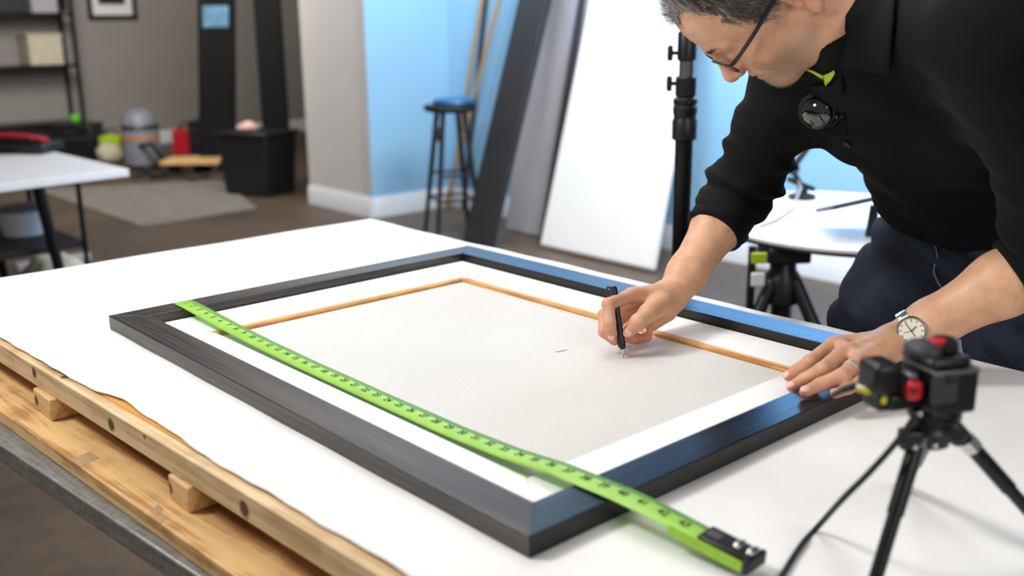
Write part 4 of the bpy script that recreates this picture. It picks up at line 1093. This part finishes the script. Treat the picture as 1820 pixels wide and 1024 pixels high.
addp(hp(0, .118, -.036), .022, .7); addp(hp(-.085, -.03, -.03), .03, .5); addp(hp(-.045, .07, -.035), .03, .35); addp(hp(0, .1, -.068), .016, .5)
vattr(body_o, 'pink', np.clip(pink, 0, 1))
hl = (bv-HO)@HM
st_ = np.exp(-(((hl[:, 2]+.086)/.030)**2+((hl[:, 1]-.075)/.045)**2))*1.0+np.exp(-(((hl[:, 2]+.07)/.02)**2+((hl[:, 1]-.02)/.05)**2))*.35
st_ *= (np.abs(hl[:, 0]) < .075) & (hl[:, 1] > -.02)
vattr(body_o, 'stubble', np.clip(st_, 0, 1))

# nails
M['nail'] = plain('finger nail', srgb(236, 188, 176), .28, var=.03)
def nail(dip, tip, updir, r):
    d = nrm(tip-dip); u_ = nrm(updir-d*(updir@d)); s_ = np.cross(d, u_)
    MB().ell(tip+d*r*.1+u_*r*.68, (r*.90, r*.70, r*.34), np.stack([d, s_, u_], 1), nu=14, nv=8).build('fingernail', M['nail'], body_o)
for nme in ('index', 'middle', 'ring', 'little'): nail(LH[nme][2], LH[nme][3], ZZ*1.0+cw*.35, .0080 if nme != 'little' else .0068)
nail(RH['thumb'][2], RH['thumb'][3], cw+ZZ*.25, .0092); nail(RH['index'][2], RH['index'][3], cw*.8-camr*.5, .0076)

# ---- sweater
M['sweater'] = None
t = NT('black knit'); v = t.coord(); kn_ = t.noise(v, 900, 2); big = t.noise(v, 14, 4, .6)
t.l(t.ramp(big, [(.3, srgb(6, 6, 7)), (.7, srgb(11, 11, 12))]), t.b.inputs['Base Color']); t.set(Roughness=.85)
t.b.inputs['Specular IOR Level'].default_value = .2; t.b.inputs['Sheen Weight'].default_value = .015; t.b.inputs['Sheen Roughness'].default_value = .5
t.bump(t.math('ADD', t.math('MULTIPLY', kn_, .5), big), .25, .004); M['sweater'] = t.m
CUR, CUL = ER+(WR-ER)*.43, EL+(WL-EL)*.26
NKT = hp(0, -.02, -.06)
chest = NB_+back*.13-fwd*.014; belly = NB_+back*.44-fwd*.022+ZZ*.012
sw = [ecap(chest, belly, side, .165, .160, .094, .092, k=.03),
      ecap(NB_+back*.07, chest, side, .12, .16, .08, .10, k=.05),
      cap(NB_+back*.035, SR, .066, .064, k=.05), cap(NB_+back*.035, SL, .066, .064, k=.05),
      cap(SR+back*.03, NB_+back*.22-side*.09, .070, .072, k=.03), cap(SL+back*.03, NB_+back*.22+side*.09, .075, .085, k=.04),
      cap(SR, ER, .066, .056, k=.05), cap(SL, EL, .066, .058, k=.05),
      cap(ER, CUR, .0565, .047, k=.02, flat=True), cap(EL, CUL, .057, .050, k=.02, flat=True),
      ecap(belly, PV-fwd*.005, side, .160, .166, .094, .112, k=.03),
      cap(NB_+back*.05, NB_+(NKT-NB_)*.42+fwd*.006, .082, .067, k=.02, flat=True)]
def armwave(a, b, c, amp):
    ab = nrm(b-a); L1 = np.linalg.norm(b-a); bc_ = nrm(c-b)
    def f(x, y, z):
        q = (x-b[0])*(ab[0]+bc_[0])*.5+(y-b[1])*(ab[1]+bc_[1])*.5+(z-b[2])*(ab[2]+bc_[2])*.5
        r2 = (x-b[0])**2+(y-b[1])**2+(z-b[2])**2
        tw = np.sin(x*23+y*17)*1.1+np.sin(z*19-x*13)*.9
        return amp*np.exp(-r2/.018)*(np.sin(q*165+tw)+.5*np.sin(q*290+tw*1.9))
    return f
w1, w2 = armwave(SR, ER, WR, 0.0062), armwave(SL, EL, WL, 0.0062)
def swd(x, y, z, d):
    o = w1(x, y, z)+w2(x, y, z)
    o += .0030*np.sin(x*31+z*22+np.sin(y*25)*1.3)*np.sin(y*21-z*17+1.2)+.0018*np.sin(x*63-z*49+y*30)
    q = (x-belly[0])*back[0]+(y-belly[1])*back[1]+(z-belly[2])*back[2]
    o += .004*np.exp(-(q/.09)**2)*np.sin(q*120+np.sin(x*20+y*14)*1.5)
    hem = (x-HEM[0])*HB[0]+(y-HEM[1])*HB[1]+(z-HEM[2])*HB[2]
    return np.maximum(d+o, hem+.002*np.sin(x*40+y*30)).astype(f32)-d
HEM = PV-back*.068+fwd*.0; HB = nrm(back-ZZ*.12)
slo = VEC(min(p.c[0]-p.R for p in sw), min(p.c[1]-p.R for p in sw), min(p.c[2]-p.R for p in sw))-.02
shi = VEC(max(p.c[0]+p.R for p in sw), max(p.c[1]+p.R for p in sw), max(p.c[2]+p.R for p in sw))+.02
cutter = [cap(NKT, NB_+(NKT-NB_)*.40+fwd*.006, .058, .061, k=.006, sub=True)]
vol, slo = field(sw+cutter, slo, shi, .0042, disp=swd)
v_, f_ = surfnets(vol, slo, .0042); swo = fast_obj('sweater', v_, f_, M['sweater'], man)

# ---- jeans and shoes
t = NT('dark denim'); v = t.coord((1, 1, 1)); tw = t.noise(t.coord((500, 500, 120)), 1., 2); big = t.noise(v, 9, 4, .6)
s_ = t.math('ADD', t.math('MULTIPLY', big, .7), t.math('MULTIPLY', tw, .3))
t.l(t.ramp(s_, [(.35, srgb(18, 22, 31)), (.66, srgb(46, 53, 68))]), t.b.inputs['Base Color']); t.set(Roughness=.85)
t.b.inputs['Specular IOR Level'].default_value = .2; t.bump(t.math('ADD', tw, t.math('MULTIPLY', big, 2.)), .3, .003); M['denim'] = t.m
jn = [ecap(PV-back*.05-fwd*.01, PV-ZZ*.07, side, .148, .163, .088, .114, k=.04),
      cap(HR, TRr, .098, .092, k=.05), cap(HL, TLl, .098, .092, k=.05), cap(TRr, KR, .092, .068, k=.03), cap(TLl, KL, .092, .068, k=.03),
      cap(KR, AR, .068, .058, k=.03), cap(KL, AL, .068, .058, k=.03)]
def jnd(x, y, z, d):
    q = z+.5*((x-PV[0])*side[0]+(y-PV[1])*side[1])
    o = 0.0075*np.exp(-((z-.98)/.10)**2)*np.sin(q*100+np.sin(x*18)*1.4)+.004*np.sin(z*52+x*26-y*21)*np.sin(x*22+1)
    return o.astype(f32)
jlo = VEC(min(p.c[0]-p.R for p in jn), min(p.c[1]-p.R for p in jn), .03)-.02; jhi = VEC(max(p.c[0]+p.R for p in jn), max(p.c[1]+p.R for p in jn), max(p.c[2]+p.R for p in jn))+.02
vol, jlo = field(jn, jlo, jhi, .006, disp=jnd); v_, f_ = surfnets(vol, jlo, .006)
jo = fast_obj('jeans', v_, f_, M['denim'], man)
for A_ in (AR, AL):
    R = axes(fwd); 
    MB().box(A_+fwd*.07-ZZ*(A_[2]-.014), (.29, .10, .028), R).build('shoe_sole', M['rubber'], man, bevel=.012, seg=3)
    mb = MB().ell(A_+fwd*.075-ZZ*.035, (.14, .048, .045), R); mb.ell(A_-ZZ*.02+fwd*.0, (.062, .045, .06), R); mb.build('shoe', M['blackmatte'], man)
# fly seam on the jeans
pts = [hit(px, py, jn)[0]+cw*.004 for px, py in ((1664, 416), (1661, 436), (1664, 456), (1658, 480), (1664, 500), (1675, 516))]
MB().tube(spline(pts, 5), .0011, 6).build('fly_seam', plain('grey seam thread', srgb(98, 104, 116), .8), jo)

# ---- collar, lime lining, button, cuffs
def patch(name, px, prims, off, mat, par, thick=.003, sub_n=10, y0=.9):
    """cloth piece lying on the body: polygon given as two rails, filled between"""
    a, b = px; n = sub_n; rows = []
    ia = np.linspace(0, 1, n)
    def along(r, t_):
        xs = np.linspace(0, 1, len(r)); return np.interp(t_, xs, [q[0] for q in r]), np.interp(t_, xs, [q[1] for q in r])
    pts = []
    for s2 in np.linspace(0, 1, n):
        for t_ in ia:
            A_, B_ = along(a, t_), along(b, t_)
            q, nn = hit(A_[0]+(B_[0]-A_[0])*s2, A_[1]+(B_[1]-A_[1])*s2, prims, y0)
            o_ = off(s2, t_) if callable(off) else off
            pts.append(q+(nn*.5+cw*.5)*o_)
    g = MB().grid(pts, n, n)
    return mesh_obj(name, np.array(g.v), g.f, mat, par, solid=thick, sharp=0)
swall = sw
M['collar'] = plain('black knit collar', srgb(12, 12, 13), .8, var=.2, scale=40, bump=.3, bscale=900, spec=.2)
patch('collar_flap', ([(1507, -14), (1506, 40), (1502, 84), (1500, 118)], [(1592, -14), (1590, 40), (1586, 90), (1583, 131)]), swall, lambda a, b: .007+.006*b, M['collar'], swo)
patch('collar_flap', ([(1440, 150), (1460, 150), (1478, 150), (1497, 130)], [(1463, 165), (1474, 166), (1486, 168), (1500, 163)]), swall, .006, M['collar'], swo)
patch('lime_lining', ([(1434, 118), (1450, 124), (1466, 132)], [(1433, 121), (1449, 127.5), (1465, 138)]), swall, .012, M['lime'], swo, .001, 5)
patch('lime_lining', ([(1484, 122), (1478, 126), (1466, 131)], [(1486, 128), (1479, 140), (1470, 150)]), swall, .012, M['lime'], swo, .001, 5)
q, nn = hit(1508, 254, swall); MB().lathe([(0, 0), (.0058, 0), (.0062, .0015), (0.0062, .002), (.004, .0015), (0, .0015)], q+nn*.002, nn, n=20).build('button', M['blackplastic'], swo)
q0, q1 = hit(1497, 205, swall)[0], hit(1503, 240, swall)[0]; MB().tube([q0+cw*.003, q1+cw*.003], .0010, 6).build('placket_seam', M['collar'], swo)
for E_, C_, W_, r0 in ((ER, CUR, WR, .0475), (EL, CUL, WL, .050)):
    d = nrm(W_-E_); prof = [(r0-.002, -.052)]
    for k in range(13): prof.append((r0+.0012+(.0012 if k % 2 else 0)-.0001*k, -.050+k*.0042))
    prof += [(r0-.004, .003), (r0-.009, .002), (r0-.009, -.02)]
    MB().lathe(prof, C_, d, n=48).build('cuff', M['sweater'], swo)

# ---- hair
hairp = [ell(hp(0, -.012, .032), (.0825, .1045, .0915), HM), ell(hp(0, .042, .036), (.0665, .0565, .062), HM, k=.03)]
def hairline(l):                                # lower limit of hair in head space
    y = l[:, 1]; ax_ = np.abs(l[:, 0])
    ex_ = .030*np.clip((ax_-.024)/.018, 0, 1)*np.clip((y-.036)/.016, 0, 1)-.012*(ax_ < .026)*(y > .06)
    return ex_+np.interp(y, [-.12, -.08, -.045, -.03, -.018, -.006, .006, .014, .022, .034, .050, .066, .090, .11], [-.07, -.062, -.045, -.005, .006, .004, -.030, -.040, -.030, .004, .026, .064, .086, .094])
rng = np.random.default_rng(3)
d = rng.normal(size=(38000, 3)); d /= np.linalg.norm(d, axis=1)[:, None]
def surf_pt(d):
    base_ = VEC(0, -.012, .032); rr = np.full(len(d), .06)
    lo_, hi_ = np.full(len(d), .04), np.full(len(d), .125)
    for _ in range(22):
        mid = (lo_+hi_)/2; w_ = HO+(base_+d*mid[:, None])@HM.T
        val = combine(hd[:9], w_[:, 0], w_[:, 1], w_[:, 2]); ins = val < 0
        lo_ = np.where(ins, mid, lo_); hi_ = np.where(ins, hi_, mid)
    return base_+d*lo_[:, None]
rt = surf_pt(d); ok = (rt[:, 2] > hairline(rt)+rng.normal(size=len(rt))*.003) & ~((np.abs(rt[:, 1]+.022) < .022) & (rt[:, 2] < -.003)); rt = rt[ok]; dd = d[ok]
N_ = len(rt)
grow = np.stack([rt[:, 0]*1.5, np.full(N_, -.6)+(rt[:, 1] > .04)*1.35, -1.2*(rt[:, 2] < .07)+.25*(rt[:, 2] > .085)-.2], 1)
grow[:, 1] += .3*rng.normal(size=N_); grow[:, 0] += .25*rng.normal(size=N_); grow[:, 2] += .25*rng.normal(size=N_)
front = (rt[:, 1] > .035) & (rt[:, 2] > .05); grow[front] = VEC(0, .05, 1.)+.25*rng.normal(size=(int(front.sum()), 3))
tang = grow-dd*(grow*dd).sum(1)[:, None]; tang /= np.linalg.norm(tang, axis=1)[:, None]+1e-6
ln_ = np.where(rt[:, 2] > .06, .022, .011)*rng.uniform(.6, 1.25, N_); ln_ = np.where(front, ln_*1.1, ln_)
vs, fs, gray = [], [], []
wd = np.cross(dd, tang)
lift = np.where(rt[:, 2] > .06, .55, .28)
p0 = rt-dd*.001; p1 = rt+dd*(ln_*lift*.6)[:, None]+tang*(ln_*.45)[:, None]; p2 = rt+dd*(ln_*lift*.75)[:, None]+tang*(ln_)[:, None]
hw = .00036
strips = np.stack([p0-wd*hw, p0+wd*hw, p1-wd*hw*.8, p1+wd*hw*.8, p2-wd*hw*.15, p2+wd*hw*.15], 1).reshape(-1, 3)
hv = HO+strips@HM.T
ii = np.arange(N_)*6
hf = np.concatenate([np.stack([ii, ii+1, ii+3, ii+2], 1), np.stack([ii+2, ii+3, ii+5, ii+4], 1)])
gv = np.clip(.30+rng.normal(size=N_)*.28+.8*np.clip((rt[:, 1]-.04)/.025, 0, 1)*(rt[:, 2] > .05)+.45*(rt[:, 2] < .0), 0, 1)
# scalp cap below the strands
cap_l = []
nu_, nv_ = 120, 70
th_, ph_ = np.meshgrid(np.linspace(0, 2*math.pi, nu_), np.linspace(.001, math.pi*.93, nv_))
dc = np.stack([np.sin(ph_)*np.cos(th_), np.sin(ph_)*np.sin(th_), np.cos(ph_)], -1).reshape(-1, 3)
cp = surf_pt(dc); keep = (cp[:, 2] > hairline(cp)+.010) & (cp[:, 2] > .004-.1*(cp[:, 1] < -.03)) & ~((np.abs(cp[:, 1]+.022) < .024) & (cp[:, 2] < -.003))
cpv = HO+(cp+dc*.0022)@HM.T
cf = []
for j in range(nv_-1):
    for i in range(nu_-1):
        a = j*nu_+i; q = (a, a+1, a+nu_+1, a+nu_)
        if all(keep[x] for x in q): cf.append(q)
hv2 = np.concatenate([hv, cpv]); hf2 = np.concatenate([hf, np.array(cf)+len(hv)])
t = NT('greying dark hair'); at = t.n('ShaderNodeAttribute', attribute_name='grey')
t.l(t.ramp(at.outputs['Fac'], [(0, srgb(46, 39, 36)), (.45, srgb(98, 89, 84)), (1, srgb(196, 190, 186))]), t.b.inputs['Base Color']); t.set(Roughness=.5); M['hair'] = t.m
ho = fast_obj('hair', hv2, hf2, M['hair'], man)
vattr(ho, 'grey', np.concatenate([np.repeat(gv, 6), np.clip(.18+.75*np.clip((cp[:, 1]-.045)/.03, 0, 1)*(cp[:, 2] > .04)+.35*(cp[:, 2] < 0), 0, 1)]))
# short grey beard on the chin
bd_ = MB()
bp_ = np.stack([rng.normal(size=900)*.014, np.full(900, .15), -.094+rng.normal(size=900)*.010], 1); mov = np.ones(900, bool)
for _ in range(60):
    q_ = HO+bp_@HM.T; mov &= combine(hd[:16], q_[:, 0], q_[:, 1], q_[:, 2]) >= .0006
    bp_[mov, 1] -= .0012
for p in bp_:
    g = nrm(VEC(p[0]*12+rng.normal()*.2, .8, -.7+rng.normal()*.25))*rng.uniform(.0025, .0055); w_ = VEC(1, 0, 0)*.00022
    bd_.add([hp(*(p-w_)), hp(*(p+w_)), hp(*(p+g))], [(0, 1, 2)])
bd_.build('chin_beard', plain('grey beard hair', srgb(196, 184, 170), .6), ho, smooth=False, fix=False)
# eyebrows and lashes
M['brow'] = plain('dark brow', srgb(52, 42, 36), .6)
for s_ in (-1, 1):
    eb_ = MB()
    for k in range(150):
        u_ = rng.uniform(0, 1); x = s_*(.012+u_*.036); zc = .0175+.004*math.sin(u_*2.6); yb = .1015-.0175*u_**1.6
        p = VEC(x, yb, zc+rng.normal()*.0018); g = VEC(s_*.9, -.25, .35+rng.normal()*.3); g = nrm(g)*.007
        w_ = VEC(0, .2, 1)*.0004
        eb_.add([hp(*(p-w_)), hp(*(p+w_)), hp(*(p+g+VEC(0, .002, 0)))], [(0, 1, 2)])
    eb_.build('eyebrow', M['brow'], ho, smooth=False, fix=False)

# ---- glasses
gl = bpy.data.objects.new('eyeglasses', None); COL.objects.link(gl); gl.parent = man
gc = hp(0, .1, 0); gl.location = Vector(gc-root_loc(man)); 
t = NT('spectacle glass'); t.set(Roughness=.03); t.b.inputs['Transmission Weight'].default_value = 1; t.b.inputs['Base Color'].default_value = (.95, .97, .96, 1); t.b.inputs['IOR'].default_value = 1.12; M['glass'] = t.m
yl = .109; zl = -.006
for s_ in (-1, 1):
    rim = []
    for k in range(36):
        a_ = 2*math.pi*k/36; ca, sa = math.cos(a_), math.sin(a_)
        x = .0265*np.sign(ca)*abs(ca)**.6; zz_ = .0150*np.sign(sa)*abs(sa)**.7
        rim.append(hp(s_*.0335+x, yl-.010*((s_*.0335+x)/.06)**2, zl+zz_))
    MB().tube(rim, .0011, 8, closed=True).build('rim', M['blackplastic'], gl)
    MB().add(rim+[np.mean(rim, 0)], [(i, (i+1) % 36, 36) for i in range(36)]).build('lens', M['glass'], gl, solid=.0012)
    hg = hp(s_*.0625, yl-.0115, zl+.006)
    tmp = [hg, hp(s_*.0715, yl-.022, zl+.007), hp(s_*.0785, .05, zl+.006), hp(s_*.0800, .0, zl+.004), hp(s_*.079, -.022, zl-.002), hp(s_*.077, -.036, zl-.02)]
    MB().tube(spline(tmp, 6), .0022, 8, flat=1.5).build('temple', M['blackplastic'], gl)
MB().tube([hp(-.0075, yl, zl+.004), hp(0, yl+.003, zl+.006), hp(.0075, yl, zl+.004)], .0013, 8).build('bridge', M['silver'], gl)

# ---- watch, ring
wdir = nrm(WL-EL); wc = WL+(EL-WL)*.115
q, nn = hit(1620, 588, skin)
nn = nrm(nn*.55+cw*.45); wn = nrm(nn-wdir*(nn@wdir)*.8); xr = nrm(wdir-wn*(wdir@wn)); Rw_ = np.stack([xr, np.cross(wn, xr), wn], 1)
wt = bpy.data.objects.new('wristwatch', None); COL.objects.link(wt); wt.parent = man; wt.location = Vector(q-root_loc(man))
cc = q+wn*.001
M['dial'] = plain('ivory dial', srgb(236, 232, 214), .35, var=.02)
MB().lathe([(.0185, 0), (.0200, .002), (.0200, .0065), (.0188, .0085), (.0168, .0088), (.0165, .0078), (0, .0078)], cc, wn, n=48).build('case', M['silver'], wt)
MB().lathe([(.0164, 0), (.0164, .0003), (0, .0003)], cc+wn*.0079, wn, n=40).build('dial', M['dial'], wt)
mk = MB()
for k in range(12):
    a_ = 2*math.pi*k/12; d = Rw_[:, 0]*math.cos(a_)+Rw_[:, 1]*math.sin(a_)
    mk.box(cc+wn*.0085+d*.0140, (.0030, .0009, .0004), np.stack([d, np.cross(wn, d), wn], 1))
mk.build('hour_marks', M['blackplastic'], wt, smooth=False)
for a_, ln2, wd2 in ((2.25, .0125, .0009), (.75, .0085, .0012), (3.4, .0105, .0005), (5.3, .0085, .0009)):
    ix, iy = camr, nrm(np.cross(wn, camr)); d = nrm(ix*math.cos(a_)+iy*math.sin(a_)); d = nrm(d-wn*(d@wn))
    MB().box(cc+wn*.0090+d*ln2*.5, (ln2, wd2, .0004), np.stack([d, np.cross(wn, d), wn], 1)).build('watch_hand', M['blackplastic'], wt, smooth=False)
wax = wdir; ctr = WL+(EL-WL)*float(((q-WL)@(EL-WL))/((EL-WL)@(EL-WL)))
e1 = nrm(wn-wax*(wn@wax)); e2 = np.cross(wax, e1); rad_ = np.linalg.norm(q-ctr)+.001
for k in range(1, 24):
    a_ = 2*math.pi*(k/24); p = ctr+(e1*math.cos(a_)+e2*math.sin(a_))*rad_
    n_ = nrm(p-ctr); tn = np.cross(wax, n_)
    if min(k, 24-k) < 3: continue
    MB().box(p, (.0165 if k % 2 else .0150, .0078, .0032), np.stack([wax, tn, n_], 1)).build('bracelet_link', M['silver'], wt, bevel=.001)
MB().tube([cc+wn*.004+Rw_[:, 1]*.0195, cc+wn*.004+Rw_[:, 1]*.0235], .0024, 10).build('crown', M['silver'], wt)
ra_, rb_ = LH['ring'][0], LH['ring'][1]; rd_ = nrm(rb_-ra_); rcn = ra_+(rb_-ra_)*.40
MB().lathe([(.0098, -.0034), (.0110, -.0030), (.0114, 0), (.0110, .0030), (.0098, .0034)], rcn, rd_, n=36).build('wedding_ring', plain('pale gold', srgb(228, 218, 190), .28, .55, .04), man)

# ---- pen in the right hand
pen = thing('pen', 'slim black pen held upright in the right hand, its tip on the woven canvas', 'pen', ptip)
MB().lathe([(.0040, plen*.12), (0.0062, plen*.18), (.0052, plen*.35), (.0050, plen*.8), (.0058, plen*.93), (.0050, plen*1.0), (.0, plen*1.01)], ptip, pd, n=24).build('barrel', M['blackplastic'], pen)
MB().lathe([(.0006, 0), (.0011, plen*.03), (.0016, plen*.06), (.0030, plen*.09), (.0040, plen*.122)], ptip, pd, n=20).build('silver_tip', M['silver'], pen)
sd = nrm(-camr*.9+cw*.3); sd = nrm(sd-pd*(sd@pd))
MB().box(on_pen(.17)+sd*.0046, (plen*.10, .0028, .0014), axes(pd, sd)).build('lime_mark', plain('pale lime', srgb(206, 226, 160), .4), pen, bevel=.0004)
MB().tube([on_pen(.985)+sd*.003, on_pen(1.0)+sd*.0095, on_pen(.95)+sd*.0112, on_pen(.86)+sd*.0100], .0017, 8).build('clip', M['blackplastic'], pen)

# ---- glossy gadget clipped to the sweater
q, nn = hit(1459, 196, swall); nn = nrm(nn*.45+cw*.7+VEC(-.35, 0, -.05)); xx = nrm(np.cross(ZZ, nn)); Rg = np.stack([xx, np.cross(nn, xx), nn], 1)
gd = thing('clip_on_gadget', 'glossy black rounded gadget clipped to the front of the black sweater', 'gadget', q)
M['gloss'] = plain('glossy black glass', srgb(10, 10, 12), .06, spec=1.0, coat=1, var=.02)
c = q+nn*.012; g = MB(); ng = 40; prof = []
shape = lambda a_: .0265*(1+.10*math.cos(a_-2.1)+.03*math.cos(2*a_))
rows = []
for zz_, sc_ in ((-.012, .86), (-.004, .98), (0, 1.0), (.003, .97)): rows.append([c+Rg@VEC(math.cos(2*math.pi*k/ng)*shape(2*math.pi*k/ng)*sc_, math.sin(2*math.pi*k/ng)*shape(2*math.pi*k/ng)*sc_*1.05, zz_) for k in range(ng)])
g.v = [tuple(p) for r_ in rows for p in r_]
g.f = [(j*ng+i, j*ng+(i+1) % ng, (j+1)*ng+(i+1) % ng, (j+1)*ng+i) for j in range(3) for i in range(ng)]+[tuple(range(ng))[::-1], tuple(range(3*ng, 4*ng))]
g.build('shell', M['blackplastic'], gd)
MB().ell(c+Rg@VEC(0, 0, .001), (.0235, .0245, .013), Rg, nu=36, nv=18).build('dome', M['gloss'], gd)
MB().tube([c+Rg@VEC(math.cos(2*math.pi*k/ng)*shape(2*math.pi*k/ng)*.98, math.sin(2*math.pi*k/ng)*shape(2*math.pi*k/ng)*1.03, .0028) for k in range(ng)], .0008, 8, closed=True).build('rim', M['blackplastic'], gd)
MB().tube([hit(1473, 226, swall)[0]+cw*.010, hit(1496, 205, swall)[0]+cw*.010], .0024, 10).build('clip_bar', M['blackmetal'], gd)
MB().tube([c+Rg@VEC(.02, 0, -.006), hit(1487, 212, swall)[0]+cw*.008], .006, 10).build('clip_arm', M['blackplastic'], gd)

# ------------------------------------------------------------------ turn the whole place so that its walls follow the axes
bpy.context.view_layer.update()
TURN = Matrix.Rotation(-math.atan2(U2[1], U2[0]), 4, 'Z'); T3 = TURN.to_3x3()
def turn(o):
    if o.type in ('CAMERA', 'LIGHT'): o.matrix_world = TURN @ o.matrix_world; return
    o.location = T3 @ o.location
    if abs(o.rotation_euler.x)+abs(o.rotation_euler.y)+abs(o.rotation_euler.z) < 1e-7:
        if o.type == 'MESH': o.data.transform(TURN)
    else: o.rotation_euler = (T3 @ o.rotation_euler.to_matrix()).to_euler()
    for c_ in o.children: turn(c_)
for o in [q_ for q_ in SC.objects if q_.parent is None]: turn(o)
bpy.context.view_layer.update()
